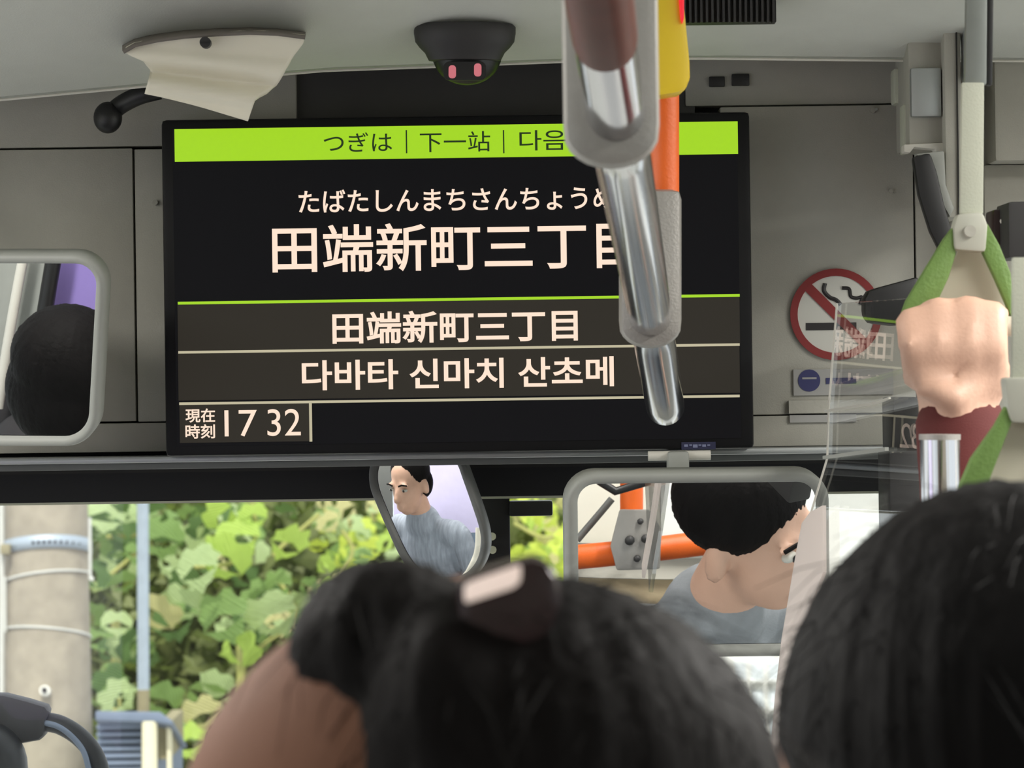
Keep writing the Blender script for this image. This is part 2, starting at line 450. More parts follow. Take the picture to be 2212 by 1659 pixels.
# ------------------------------------------------------------------ outside
struct(wbox('ground', (-30, 3.6, -0.75), (30, 60, -0.7), M_asphalt))['label'] = 'grey asphalt road outside the windscreen'

up = empty('utility_pole', Q(102, 1660, 12), 'pale concrete utility pole with steel band and wires at the left edge', 'pole')
k12 = mpp(12)
tube('shaft', [Q(99, 900, 12), Q(101, 1250, 12), Q(106, 1700, 12), Q(112, 2600, 12)], [88 * k12, 91 * k12, 96 * k12, 104 * k12], M_concrete, up, 32)
def ring_on_pole(name, y0, y1, r, h, m, seg=28, holes=False):
    bm = bmesh.new()
    c0, c1 = Q(101, y0, 12), Q(101, y1, 12)
    ax = (Q(101, 900, 12) - Q(106, 1700, 12)).normalized()
    n = 40; R = (91.5 + r) * k12
    tilt = (y1 - y0) * k12
    ra, rb = [], []
    for k in range(n):
        a = 2 * math.pi * k / n
        off = RX * (math.cos(a) * R) + Vector((0, 1, 0)) * (math.sin(a) * R)
        base = c0.lerp(c1, 0.5 + 0.5 * math.cos(a)) + off
        ra.append(bm.verts.new(base + ax * h * k12)); rb.append(bm.verts.new(base - ax * h * k12))
    for k in range(n):
        j = (k + 1) % n; bm.faces.new((ra[k], ra[j], rb[j], rb[k]))
    o = finish(bm, name, m, up, True)
    so = o.modifiers.new('thick', 'SOLIDIFY'); so.thickness = 0.006; so.offset = 1
    return o
bnd = ring_on_pole('steel_band', 1190, 1182, 2, 14, M_galv)
for k in range(9):
    x = 85 + k * 11.5; s = math.sqrt(max(0, 1 - ((x - 101) / 93.0) ** 2))
    p = Q(x, 1188 - (x - 100) * 0.05, 12); p.y -= 94.2 * k12 * s + 0.004
    ellipsoid('hole', p, (0.006, 0.004, 0.008), M_black, bnd, None, 8, 6)
fbox('band_clamp', 0, 1176, 22, 1198, 11.86, 0.05, M_rust, up, 0.006)
ring_on_pole('tie_wire', 1262, 1241, 1.5, 2.6, M_wire)
ring_on_pole('tie_wire', 1362, 1376, 1.5, 2.6, M_wire)
for x, y0, y1, r in ((3, 900, 1550, 6), (10, 1245, 1365, 3.5), (194, 1118, 1252, 3.5)):
    tube('conduit', [Q(x, y0, 11.9), Q(x + 1, y1, 11.9)], r * mpp(11.9), M_wire, up, 10)
tube('conduit_clip', [Q(196, 1251, 11.88), Q(202, 1251, 11.88)], 5 * k12, M_wire, up, 8)
bm = bmesh.new()
pc = Q(98, 1493, 11.83)
bmesh.ops.create_cone(bm, cap_ends=False, segments=20, radius1=11 * k12, radius2=9 * k12, depth=0.03, matrix=Matrix.Translation(pc) @ Matrix.Rotation(math.pi / 2, 4, 'X'))
bmesh.ops.create_cone(bm, cap_ends=False, segments=20, radius1=5 * k12, radius2=5 * k12, depth=0.03, matrix=Matrix.Translation(pc) @ Matrix.Rotation(math.pi / 2, 4, 'X'))
bm.verts.ensure_lookup_table()
o = tube('plug_ring', [pc + Vector((0, 0.02, 0)), pc - Vector((0, 0.02, 0))], 11 * k12, M_ringw, up, 20)
bm.free()
tube('plug_hole', [pc, pc - Vector((0, 0.03, 0))], 6 * k12, M_seam, up, 12)

sp = empty('steel_pole', Q(310, 1660, 12.6), 'slim pale blue-grey steel pole rising behind the louvred shed', 'pole')
tube('shaft', [Q(308, 880, 12.6), Q(310, 1530, 12.6), Q(311, 2500, 12.6)], 13 * mpp(12.6), M_galv, sp, 16)
tube('rust_sleeve', [Q(310, 1490, 12.59), Q(310, 1540, 12.59)], 13.4 * mpp(12.6), M_rust, sp, 16)

shed = empty('louvred_shed', Q(290, 1760, 11.5), 'blue-grey louvred metal shed at the foot of the steel pole', 'shed')
prism('body', [Q(x, y, 11.75) for x, y in [(212, 1560), (336, 1560), (336, 2500), (212, 2500)]], Vector((0.05, 0.45, -0.02)), M_shed, shed)
prism('roof_edge', [Q(x, y, 11.6) for x, y in [(206, 1535), (345, 1537), (374, 1558), (372, 1566), (338, 1560), (206, 1556)]], Vector((0.0, 0.5, -0.02)), M_shed, shed, 0.006)
for k in range(7):
    y = 1566 + k * 15.5
    s = fbox('louvre_slat', 208, y, 306, y + 10, 11.68, 0.06, M_shed, shed, 0.006)
tube('downpipe', [Q(323, 1557, 11.62), Q(324, 2500, 11.62)], 17 * mpp(11.6), M_cream_pipe, shed, 18)
fbox('side_panel', 341, 1563, 366, 1640, 11.7, 0.5, M_rust, shed)
fbox('side_post', 366, 1563, 374, 2500, 11.68, 0.06, M_cream_pipe, shed)
fbox('lower_sheet', 208, 1680, 306, 2500, 11.70, 0.04, M_shed, shed)

# vines: lobed leaves, each its own part
def leaf_mesh(i):
    rnd = random.Random(i)
    pr = [(0.0, 0.10), (0.22, -0.02), (0.40, 0.08), (0.45, 0.22), (0.57, 0.34), (0.51, 0.48), (0.52, 0.62), (0.37, 0.70), (0.27, 0.86), (0.12, 0.88), (0.0, 1.02)]
    pts = [(x * (1 + rnd.uniform(-.12, .12)), y + rnd.uniform(-.03, .03)) for x, y in pr]
    out = pts + [(-x * (1 + rnd.uniform(-.12, .12)), y + rnd.uniform(-.03, .03)) for x, y in pr[-2:0:-1]]
    bm = bmesh.new()
    mid = [bm.verts.new((0, 0.10, 0)), bm.verts.new((0, 0.42, 0.05)), bm.verts.new((0, 0.72, 0.03))]
    ring = [bm.verts.new((x, y, -0.22 * x * x - 0.20 * (y - .4) ** 2 + rnd.uniform(-.03, .03))) for x, y in out]
    n = len(ring)
    for k in range(n):
        a, b = ring[k], ring[(k + 1) % n]
        ym = (a.co.y + b.co.y) / 2
        c = mid[1] if ym < 0.62 else mid[2]
        bm.faces.new((a, b, c))
    bm.faces.new((ring[(n // 2) + 5], mid[1], mid[2])) if False else None
    me = bpy.data.meshes.new('leaf'); bm.to_mesh(me); bm.free()
    for p in me.polygons: p.use_smooth = True
    return me
def leaf_mat(name, c, tr=0.35):
    m = mat(name, c, 0.55, var=0.22, scale=6)
    nt = m.node_tree; p = nt.nodes['Principled BSDF']
    wv = nt.nodes.new('ShaderNodeTexWave'); wv.inputs['Scale'].default_value = 5.0; wv.inputs['Distortion'].default_value = 3.0; wv.bands_direction = 'DIAGONAL'
    tc = [x for x in nt.nodes if x.type == 'TEX_COORD'][0]; nt.links.new(tc.outputs['Object'], wv.inputs['Vector'])
    bp = nt.nodes.new('ShaderNodeBump'); bp.inputs['Strength'].default_value = 0.4; bp.inputs['Distance'].default_value = 0.02
    nt.links.new(wv.outputs['Fac'], bp.inputs['Height']); nt.links.new(bp.outputs[0], p.inputs['Normal'])
    t = nt.nodes.new('ShaderNodeBsdfTranslucent'); t.inputs[0].default_value = (min(1, c[0] * 1.1), min(1, c[1] * 1.1), c[2] * 0.6, 1)
    mx = nt.nodes.new('ShaderNodeMixShader'); mx.inputs[0].default_value = tr
    nt.links.new(p.outputs[0], mx.inputs[1]); nt.links.new(t.outputs[0], mx.inputs[2]); nt.links.new(mx.outputs[0], nt.nodes['Material Output'].inputs[0])
    return m
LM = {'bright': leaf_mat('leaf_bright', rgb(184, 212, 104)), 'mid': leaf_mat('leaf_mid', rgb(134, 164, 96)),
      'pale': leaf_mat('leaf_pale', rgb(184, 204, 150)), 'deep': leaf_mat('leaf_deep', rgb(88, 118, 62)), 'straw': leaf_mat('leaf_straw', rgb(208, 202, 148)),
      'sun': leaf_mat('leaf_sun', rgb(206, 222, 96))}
LEAVES = {k: [] for k in LM}
for k in LM:
    for i in range(4):
        me = leaf_mesh(hash(k) % 1 + i * 7 + len(k)); me.materials.append(LM[k]); LEAVES[k].append(me)
def put_leaf(parent, px, py, size_px, d, kind, ang, tilt=None):
    me = random.choice(LEAVES[kind])
    o = bpy.data.objects.new('leaf', me); COL.objects.link(o); o.parent = parent
    o.matrix_parent_inverse = parent.matrix_world.inverted()
    s = size_px * mpp(d)
    # leaf local Y = tip direction; ang measured in the picture, 0 = hanging straight down
    a = math.radians(ang)
    tip = (RX * math.sin(a) - UP * math.cos(a)).normalized()
    nrm = -FW
    tl = tilt if tilt is not None else random.uniform(-45, 45)
    q = Quaternion(tip, math.radians(random.uniform(-40, 40))) @ Quaternion(RX, math.radians(tl))
    tip = q @ tip; nrm = q @ nrm
    side = tip.cross(nrm).normalized(); nrm = side.cross(tip)
    o.matrix_world = Matrix(((side.x * s, tip.x * s, nrm.x * s, 0), (side.y * s, tip.y * s, nrm.y * s, 0), (side.z * s, tip.z * s, nrm.z * s, 0), (0, 0, 0, 1)))
    o.matrix_world.translation = Q(px, py, d)
    m2 = o.matrix_world.copy(); m2.translation = Q(px, py, d); o.matrix_world = m2
    return o
def vine(px, label, stems, leaves):
    v = empty('vine', Q(px, 1700, 13.2), label, 'vine', 'vines behind the poles')
    for s in stems:
        tube('stem', catmull([Q(x, y, dd) for x, y, dd in s], 6), 4.5 * mpp(13), M_stem, v, 8)
    tp = Q(px, 1330, 14.3); tube('trunk', [tp, Vector((tp.x + .05, tp.y, 1.0)), Vector((tp.x, tp.y, -0.7))], [.02, .03, .04], M_stem, v, 8)
    for l in leaves: put_leaf(v, *l)
    return v
M_stem = mat('vine_stem', rgb(168, 168, 96), 0.7, var=0.2)
R = random.uniform
key = [(500, 1118, 96, 13.0, 'bright', 20, -15), (545, 1085, 60, 13.0, 'bright', 5, 0), (520, 1165, 110, 12.9, 'bright', -35, 10), (415, 1180, 105, 12.9, 'pale', 25, -25),
       (655, 1140, 95, 12.9, 'bright', -30, 15), (400, 1265, 90, 13.0, 'pale', -10, 20), (460, 1280, 120, 12.95, 'mid', 25, -10), (555, 1290, 115, 12.95, 'pale', 30, 20),
       (370, 1300, 90, 13.0, 'straw', -45, 35), (590, 1230, 70, 13.0, 'mid', 15, 0), (440, 1100, 80, 13.05, 'bright', 60, 20), (350, 1120, 90, 13.1, 'mid', 0, 0),
       (560, 1390, 90, 13.0, 'bright', -70, 20), (620, 1290, 90, 13.1, 'pale', 35, 20), (380, 1480, 90, 13.0, 'mid', -30, 10), (420, 1510, 85, 13.0, 'straw', 20, 20), (395, 1560, 90, 13.0, 'bright', 10, -20)]
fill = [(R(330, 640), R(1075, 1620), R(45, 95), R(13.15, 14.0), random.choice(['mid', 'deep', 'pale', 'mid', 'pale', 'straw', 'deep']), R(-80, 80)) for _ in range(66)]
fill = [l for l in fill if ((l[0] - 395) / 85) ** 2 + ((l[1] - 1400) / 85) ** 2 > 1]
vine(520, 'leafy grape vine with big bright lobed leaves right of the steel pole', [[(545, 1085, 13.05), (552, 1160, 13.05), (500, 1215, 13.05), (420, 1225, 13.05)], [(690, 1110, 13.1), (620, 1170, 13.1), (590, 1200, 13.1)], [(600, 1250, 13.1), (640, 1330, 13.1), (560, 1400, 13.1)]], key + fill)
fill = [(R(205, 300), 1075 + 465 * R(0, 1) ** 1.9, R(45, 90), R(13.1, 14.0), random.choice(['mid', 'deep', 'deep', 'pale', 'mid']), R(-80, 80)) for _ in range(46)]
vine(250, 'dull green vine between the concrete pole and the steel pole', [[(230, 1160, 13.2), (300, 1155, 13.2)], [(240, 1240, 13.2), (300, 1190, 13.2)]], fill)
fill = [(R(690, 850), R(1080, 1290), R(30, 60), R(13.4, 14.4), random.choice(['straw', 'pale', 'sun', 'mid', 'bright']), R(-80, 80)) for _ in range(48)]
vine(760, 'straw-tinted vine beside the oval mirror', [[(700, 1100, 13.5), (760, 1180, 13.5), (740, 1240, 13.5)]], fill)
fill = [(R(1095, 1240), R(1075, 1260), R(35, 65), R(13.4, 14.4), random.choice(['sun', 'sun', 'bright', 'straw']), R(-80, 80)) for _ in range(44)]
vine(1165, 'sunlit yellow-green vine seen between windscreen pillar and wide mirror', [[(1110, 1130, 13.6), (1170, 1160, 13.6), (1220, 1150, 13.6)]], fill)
# the uncountable foliage behind them
bm = bmesh.new()
for i in range(15000):
    px, py, d = (R(150, 1330) if i < 9000 else R(-1400, 150)), R(1000, 1900), R(14.6, 16.2)
    c = Q(px, py, d); s = R(14, 42) * mpp(d)
    q = Quaternion((R(-1, 1), R(-1, 1), R(-1, 1)), R(0, 3.0))
    vs = [bm.verts.new(c + q @ Vector(v)) for v in ((0, -s, 0), (s * .6, 0, s * .12), (0, s, 0), (-s * .6, 0, s * .12))]
    bm.faces.new(vs)
def foliage_mat():
    m = leaf_mat('hedge_foliage', rgb(120, 142, 76))
    nt = m.node_tree
    n = [x for x in nt.nodes if x.type == 'TEX_NOISE'][0]; n.inputs['Scale'].default_value = 1.6
    mx = [x for x in nt.nodes if x.type == 'MIX'][0]
    mx.inputs[6].default_value = rgb(66, 78, 46); mx.inputs[7].default_value = rgb(158, 166, 100)
    return m
hf = finish(bm, 'hedge_foliage', foliage_mat()); tag(hf, 'mass of small blurred leaves behind the vines', 'foliage', kind='stuff')
hb = fbox('hedge_bank', -1500, 900, 1350, 2300, 16.3, 0.5, mat('hedge_bank', rgb(92, 96, 64), 0.95, var=0.6, scale=3), None)
tag(hb, 'dim brown-green bank behind the hedge leaves', 'bank')

bd = empty('white_building', Q(1800, 1900, 20), 'overexposed white building seen between the two nearest dark heads', 'building')
fbox('facade', 1360, 700, 2700, 2500, 20, 1.0, M_building, bd)
for i in range(3):
    for j in range(4):
        wn = fbox('window', 1585 + i * 38, 1432 + j * 62, 1611 + i * 38, 1470 + j * 62, 19.97, 0.05, M_winpale, bd)
        fbox('sill', 1582 + i * 38, 1470 + j * 62, 1614 + i * 38, 1474 + j * 62, 19.92, 0.1, M_building, wn)

# ------------------------------------------------------------------ information monitor
mon = empty('information_monitor', Q(990, 985, 2.83), 'wide black next-stop monitor with a lime green title bar', 'monitor')
MD = 2.80
fbox('casing', 353, 250, 1624, 978, MD, 0.055, M_bezel, mon, 0.004)
scr = fbox('screen', 377, 270, 1597, 955, MD - 0.0006, 0.003, M_screen, mon)
DS = MD - 0.0012
def sbox(name, x0, y0, x1, y1, m, d=DS):
    # x0,y0 = left end centre, x1,y1 = right end centre handled by rotation-free frame
    return fbox(name, x0, y0, x1, y1, d, 0.0006, m, scr)
sbox('title_bar', 377, 270.5, 1594, 341, M_green)
sbox('text_row', 384, 643, 1598, 750, M_row)
sbox('text_row', 385, 754, 1598, 857, M_row)
sbox('row_line', 384, 643.5, 1598, 649.5, M_green, DS - 0.0006)
sbox('row_line', 385, 750, 1598, 755.5, M_line, DS - 0.0006)
sbox('row_line', 387, 861, 1598, 866.5, M_line, DS - 0.0006)
sbox('clock_field', 388, 873, 668, 955, M_row)
sbox('clock_edge', 668, 870, 674, 954, M_line, DS - 0.0006)
def text(name, s, cx, cy, wpx, hpx, m, bold, parent=scr, d=DS - 0.0012, depth=0.0004):
    c = bpy.data.curves.new('text_curve', 'FONT'); c.body = s; c.bevel_depth = bold; c.bevel_resolution = 0; c.extrude = 0.0
    o = bpy.data.objects.new('text_curve', c)
    me = evaluated_mesh(o)
    bpy.data.objects.remove(o); bpy.data.curves.remove(c)
    xs = [v.co.x for v in me.vertices]; ys = [v.co.y for v in me.vertices]; zs = [v.co.z for v in me.vertices]
    x0, x1, y0, y1 = min(xs), max(xs), min(ys), max(ys); zr = max(zs) - min(zs)
    a0, b0 = unroll(cx, cy)
    for v in me.vertices:
        a = a0 + ((v.co.x - x0) / (x1 - x0) - 0.5) * wpx
        b = b0 - ((v.co.y - y0) / (y1 - y0) - 0.5) * hpx
        v.co = W(a, b, d) - FW * ((v.co.z / zr) * depth if zr > 1e-6 else 0)
    return link_obj(name, me, m, parent)
text('title_text', 'つぎは', 773, 307, 148, 42, M_ink, 0.004)
text('title_text', '下一站', 983, 306, 152, 44, M_ink, 0.004)
text('title_text', '다음은', 1199, 302.5, 154, 44, M_ink, 0.004)
for x in (878, 1088):
    sbox('title_divider', x - 1.5, 281, x + 1.5, 331, M_ink, DS - 0.0006)
text('kana_text', 'たばたしんまちさんちょうめ', 986, 431, 682, 50, M_white, 0.013)
text('stop_name_text', '田端新町三丁目', 979, 532.5, 782, 104, M_white, 0.013)
text('stop_name_text', '田端新町三丁目', 983, 705, 530, 70, M_white, 0.020)
text('stop_name_text', '다바타 신마치 산초메', 989, 806.5, 674, 65, M_white, 0.020)
text('clock_caption', '現在', 432.5, 897.5, 64, 30, M_white, 0.018)
text('clock_caption', '時刻', 432.5, 932, 64, 31, M_white, 0.018)
text('clock_digits', '17', 520, 914.5, 70, 57, M_white, 0.0)
text('clock_digits', '32', 613.5, 912.5, 72, 58, M_white, 0.0)
bp_ = fbox('maker_badge', 1472, 955, 1546, 971, MD - 0.0006, 0.002, M_brand, mon)
for x, w2 in ((1482, 4), (1492, 3), (1502, 5), (1512, 3), (1521, 4), (1531, 3)):
    fbox('badge_mark', x - w2, 960, x + w2, 963 + (w2 % 3) * 2, MD - 0.0012, 0.0008, M_brand2, bp_)

# ------------------------------------------------------------------ sun visor, dome camera, vent
vis = empty('bracket_cover', Q(430, 200, 2.6), 'cream moulded bracket cover with a screw under the ceiling', 'bracket')
outl = [(264, 108), (290, 93), (340, 82), (400, 74), (470, 69), (540, 66), (600, 68), (660, 76), (655, 94), (632, 124), (618, 150), (596, 184), (582, 196), (560, 208), (549, 218), (543, 240), (536, 261), (500, 250), (430, 229), (360, 211), (313, 199), (322, 170), (326, 148), (310, 128), (285, 120), (268, 116)]
def visor_depth(x, y):
    return 2.62 + 0.00012 * (y - 60) * 0.9 - 0.018 * math.exp(-((y - 118 - (x - 300) * 0.10) / 16) ** 2) * 0.25 + 0.010 * math.exp(-((y - 150 - (x - 300) * 0.12) / 14) ** 2) - 0.008 * math.exp(-((y - 178 - (x - 300) * 0.16) / 10) ** 2)
bm = bmesh.new()
from mathutils.geometry import tessellate_polygon
gx, gy = 40, 22
def inside(x, y):
    c = False; j = len(outl) - 1
    for i in range(len(outl)):
        xi, yi = outl[i]; xj, yj = outl[j]
        if (yi > y) != (yj > y) and x < (xj - xi) * (y - yi) / (yj - yi) + xi: c = not c
        j = i
    return c
# rows across the outline, resampled between its left and right boundary
rowsv = []
for r_ in range(gy + 1):
    y = 67 + (260.5 - 67) * r_ / gy
    xs = []
    for i in range(len(outl)):
        (xa, ya), (xb, yb) = outl[i], outl[(i + 1) % len(outl)]
        if (ya > y) != (yb > y): xs.append(xa + (xb - xa) * (y - ya) / (yb - ya))
    if len(xs) < 2: continue
    lo, hi = min(xs), max(xs)
    rowsv.append([bm.verts.new(Q(lo + (hi - lo) * k / gx, y, visor_depth(lo + (hi - lo) * k / gx, y))) for k in range(gx + 1)])
for a, b in zip(rowsv, rowsv[1:]):
    for k in range(gx): bm.faces.new((a[k], a[k + 1], b[k + 1], b[k]))
vs_ = finish(bm, 'cover', M_visor, vis, True)
sm = vs_.modifiers.new('thick', 'SOLIDIFY'); sm.thickness = 0.004; sm.offset = 0
topc = [(264, 108), (290, 93), (340, 82), (400, 74), (470, 69), (540, 66), (600, 68), (660, 76)]
bm = bmesh.new()
f_ = [bm.verts.new(Q(x, y + 1, 2.615)) for x, y in topc]; g_ = [bm.verts.new(Q(x, y - 20 + abs(x - 380) * 0.035, 2.70)) for x, y in topc]
for k in range(len(topc) - 1): bm.faces.new((f_[k], f_[k + 1], g_[k + 1], g_[k]))
oo = finish(bm, 'top_edge', M_visoredge, vis, True); sm = oo.modifiers.new('thick', 'SOLIDIFY'); sm.thickness = 0.003
disc('screw', 443, 91, 12, 2.606, 0.01, M_camgrey, vis, 18)
fbox('screw_slot', 434, 89.5, 452, 92.5, 2.6045, 0.002, M_black, vis)
kn = empty('lever', Q(235, 250, 2.8), 'black round-ended lever on the grey header left of the monitor', 'lever')
tube('arm', catmull([Q(345, 195, 2.80), Q(300, 207, 2.80), Q(262, 226, 2.81), Q(236, 248, 2.82)], 6), 20 * mpp(2.8), M_black, kn, 16)
ellipsoid('knob', Q(233, 254, 2.81), (0.0118, 0.0118, 0.0132), M_black, kn)

dc = empty('dome_camera', Q(1005, 60, 2.66), 'black dome security camera with two glowing pink spots under the ceiling', 'camera')
bm = bmesh.new(); ringd = []
prof = [(50, 104, 0), (56, 110, 0), (70, 110, 0), (88, 107, 0), (100, 98, 0), (112, 86, 0), (128, 78, 0)]
for y, hw, d in prof:
    rr = []
    for k in range(32):
        a = 2 * math.pi * k / 32
        p = Q(1004 + math.cos(a) * hw, y + 3 - abs(math.cos(a)) * 0 , 2.68)
        p = p + FW * (math.sin(a) * hw * mpp(2.68) * 0.62) - UP * 0
        rr.append(bm.verts.new(p))
    ringd.append(rr)
for a, b in zip(ringd, ringd[1:]):
    for k in range(32): bm.faces.new((a[k], a[(k + 1) % 32], b[(k + 1) % 32], b[k]))
bm.faces.new(ringd[0]); bm.faces.new(ringd[-1][::-1])
finish(bm, 'mount', M_camgrey, dc, 'auto')
dm = ellipsoid('dome', Q(1009, 120, 2.695), (75 * mpp(2.69), 0.024, 64 * mpp(2.69)), M_dome, dc)
for x, y in ((977, 155), (1032, 151)):  # two pink spots that glow on the dome front
    c = Q(x, y, 2.655)
    prism('pink_spot', [Q(x + dx, y + dy, 2.668) for dx, dy in rrect(-8, -14, 8, 14, 7)], FW * 0.004, M_pinkspot, dc)
prism('lens_window', [Q(1004 + dx, 153 + dy, 2.669) for dx, dy in rrect(-46, -20, 46, 20, 12)], FW * 0.004, M_black, dc)

vt = empty('ceiling_vent', Q(1580, 20, 2.62), 'dark slatted air vent in the ceiling right of the yellow button', 'vent')
fbox('recess', 1470, -90, 1676, 48, 2.625, 0.02, M_black, vt)
for k in range(17):
    x = 1476 + k * 12
    fbox('slat', x, -90, x + 5, 47, 2.615, 0.012, M_camgrey, vt)

# ------------------------------------------------------------------ overhead chrome rail
hr = empty('overhead_rail', Q(1410, 715, 2.4), 'polished chrome overhead rail running forward in front of the monitor', 'handrail')
def rp(t):  # along the rail: t=0 near end above the picture, t=1 far end
    tab = [(0, (1272, -160, 1.52)), (0.3, (1338, 300, 1.75)), (0.78, (1410, 712, 2.4)), (1, (1437, 878, 2.66))]
    for (a, p), (b, q) in zip(tab, tab[1:]):
        if t <= b:
            f = (t - a) / (b - a); return Q(*p).lerp(Q(*q), f)
    return Q(*tab[-1][1])
ptsr = [rp(k / 40) for k in range(41)]
tube('tube', ptsr, 0.0150, M_chrome, hr, 32, True)
i0 = Q(1285, 40, 1.605)
tube('tube_sleeve', [rp(0.0), rp(0.10), rp(0.145), rp(0.155)], [0.0162, 0.0162, 0.0158, 0.0150], M_brown, hr, 32)  # brown cover drawn over the near end of the chrome tube
def tee(cx, top, bot, hw, d, dx_top, thick, bolts):
    pp = [(cx - hw + dx_top, top)] + [(cx - hw, bot - hw * 0.9)] + [(cx - hw * math.cos(a) * (1 if a < 9 else 1), bot - hw * 0.75 + hw * 0.75 * math.sin(a)) for a in [math.pi * k / 12 for k in range(1, 12)]] + [(cx + hw, bot - hw * 0.9), (cx + hw + dx_top, top)]
    o = prism('tee_bracket', [Q(x, y, d) for x, y in pp], FW * thick, M_cast, hr, 0.007)
    return o
tee(1322, -260, 361, 104, 1.715, -8, 0.024, 0)
tee(1406, 408, 752, 67, 2.33, 0, 0.028, 0)
tube('orange_post', [Q(1434, -300, 2.36), Q(1434, 420, 2.36)], 33 * mpp(2.36), M_orange, hr, 28)
tube('orange_post', [Q(1316, -700, 1.727), Q(1316, -240, 1.727)], 0.0155, M_orange, hr, 28)

sb_ = empty('stop_button', Q(1457, 205, 2.30), 'yellow stop button housing with a red lit lens on the orange post', 'stop button')
prism('housing', [Q(x, y, 2.300) for x, y in [(1405, -60), (1472, -60), (1477, 0), (1483, 60), (1490, 130), (1491, 165), (1486, 188), (1465, 202), (1428, 208), (1405, 208)]], FW * 0.03, M_yellow, sb_, 0.005)
prism('lens', [Q(x, y, 2.297) for x, y in [(1462, -60), (1478, -60), (1478, 38), (1474, 52), (1470, 40)]], FW * 0.022, M_redlamp, sb_, 0.0015)

# ------------------------------------------------------------------ right column: housing, channel, panels, microphone
hs = empty('sensor_housing', Q(2000, 330, 2.7), 'grey box housing with bright lower lip at the top right', 'housing')
fbox('body', 1962, 82, 2040, 318, 2.72, 0.09, M_box, hs, 0.003)
fbox('flange', 1932, 146, 1962, 224, 2.79, 0.03, M_belt, hs, 0.003)
fbox('side_strip', 1953, 225, 1963, 330, 2.74, 0.03, M_belt, hs, 0.001)
fbox('cover_plate', 1968, 146, 2034, 252, 2.712, 0.01, M_silver, hs, 0.002)
qprism('lip', [(1953, 312), (2042, 308), (2042, 322), (2028, 345), (2020, 322), (1975, 318), (1966, 330), (1953, 328)], 2.715, 0.02, M_trimlight, hs, 0.001)
ch = empty('cable_channel', Q(2056, 460, 2.66), 'tall grey cable channel beside the box housing', 'channel')
fbox('channel', 2040, -120, 2076, 470, 2.70, 0.12, M_header, ch, 0.002)
fbox('groove', 2066, -120, 2069, 470, 2.698, 0.004, M_seam, ch)
fbox('rail_strip', 2084, -120, 2126, 176, 2.685, 0.03, M_silver, ch, 0.004)
for x, y in ((2101, 38), (2122, 132)):
    ellipsoid('screw_head', Q(x, y, 2.684), (0.003, 0.003, 0.002), M_trimlight, ch, None, 10, 6)
sp_ = empty('side_panel', Q(2300, 340, 2.75), 'grey upper side panel in the top right corner', 'panel')
fbox('panel', 2146, -200, 2900, 343, 2.76, 0.06, M_header, sp_, 0.003)
fbox('lower_panel', 2126, 350, 2900, 620, 2.80, 0.03, M_box, sp_, 0.003)
db = empty('fare_display', Q(2290, 500, 2.35), 'dark box unit at the right edge above the light strap', 'display')
fbox('case', 2178, 433, 2500, 556, 2.40, 0.06, M_camgrey, db, 0.003)
fbox('back_edge', 2146, 452, 2182, 540, 2.44, 0.04, M_clip, db, 0.002)
ellipsoid('white_glint', Q(2166, 478, 2.435), (0.0022, 0.0015, 0.0022), M_trimlight, db, None, 10, 6)  # small white reflection on the case, built as a pale bead

mic = empty('microphone', Q(1990, 330, 2.72), 'black driver microphone on a flat boom behind the green strap handle', 'microphone')
prism('boom', [Q(x, y, 2.68) for x, y in [(1972, 338), (2010, 330), (2024, 370), (2040, 440), (2062, 515), (2040, 560), (2010, 500), (1985, 420)]], FW * 0.015, M_black, mic, 0.003)
prism('lower_boom', [Q(x, y, 2.685) for x, y in [(2040, 500), (2064, 515), (2020, 640), (1975, 690), (1960, 640), (2010, 580)]], FW * 0.015, M_black, mic, 0.003)
prism('head', [Q(x, y, 2.67) for x, y in [(1868, 645), (1876, 628), (1900, 620), (1985, 597), (1990, 700), (1930, 703), (1880, 697), (1868, 680)]], FW * 0.03, M_black, mic, 0.004)
prism('bracket', [Q(x, y, 2.69) for x, y in [(1976, 332), (2040, 325), (2044, 400), (2062, 450), (2052, 470), (2030, 430), (2010, 360)]], FW * 0.012, M_rim, mic, 0.002)

# ------------------------------------------------------------------ no smoking sign and sticker
ns = empty('no_smoking_sign', Q(1805, 780, 2.862), 'round red and white no smoking sign on the grey header', 'sign')
DN = 2.8635
disc('white_disc', 1806, 679, 92, DN, 0.002, M_white_sign, ns, 40)
bm = bmesh.new(); n = 48
ro = [Q(1806 + 99 * math.cos(2 * math.pi * k / n), 679 + 99 * math.sin(2 * math.pi * k / n), DN - 0.001) for k in range(n)]
ri = [Q(1806 + 83 * math.cos(2 * math.pi * k / n), 679 + 83 * math.sin(2 * math.pi * k / n), DN - 0.001) for k in range(n)]
for k in range(n):
    j = (k + 1) % n; hexa(bm, [ro[k], ro[j], ri[j], ri[k]], [p + FW * 0.001 for p in (ro[k], ro[j], ri[j], ri[k])])
finish(bm, 'red_ring', M_red_sign, ns)
qprism('slash', [(1738, 627), (1752, 612), (1876, 736), (1862, 750)], DN - 0.0012, 0.001, M_red_sign, ns)
fbox('cigarette', 1741, 697, 1850, 713, DN - 0.0005, 0.0005, M_black_sign, ns)
tube('smoke_mark', catmull([Q(x, y, DN - 0.0004) for x, y in [(1782, 612), (1780, 628), (1792, 642), (1806, 648), (1816, 658)]], 6), 4.5 * mpp(2.86), M_black_sign, ns, 8)
tube('smoke_mark', catmull([Q(x, y, DN - 0.0004) for x, y in [(1819, 622), (1834, 624), (1838, 640), (1850, 644), (1862, 642), (1858, 658)]], 6), 4 * mpp(2.86), M_black_sign, ns, 8)
st = empty('blue_dot_sticker', Q(1800, 860, 2.862), 'grey sticker with dark blue round symbol under the no smoking sign', 'sticker')
fbox('backing', 1714, 797, 1930, 853, DN, 0.002, M_grey_sign, st)
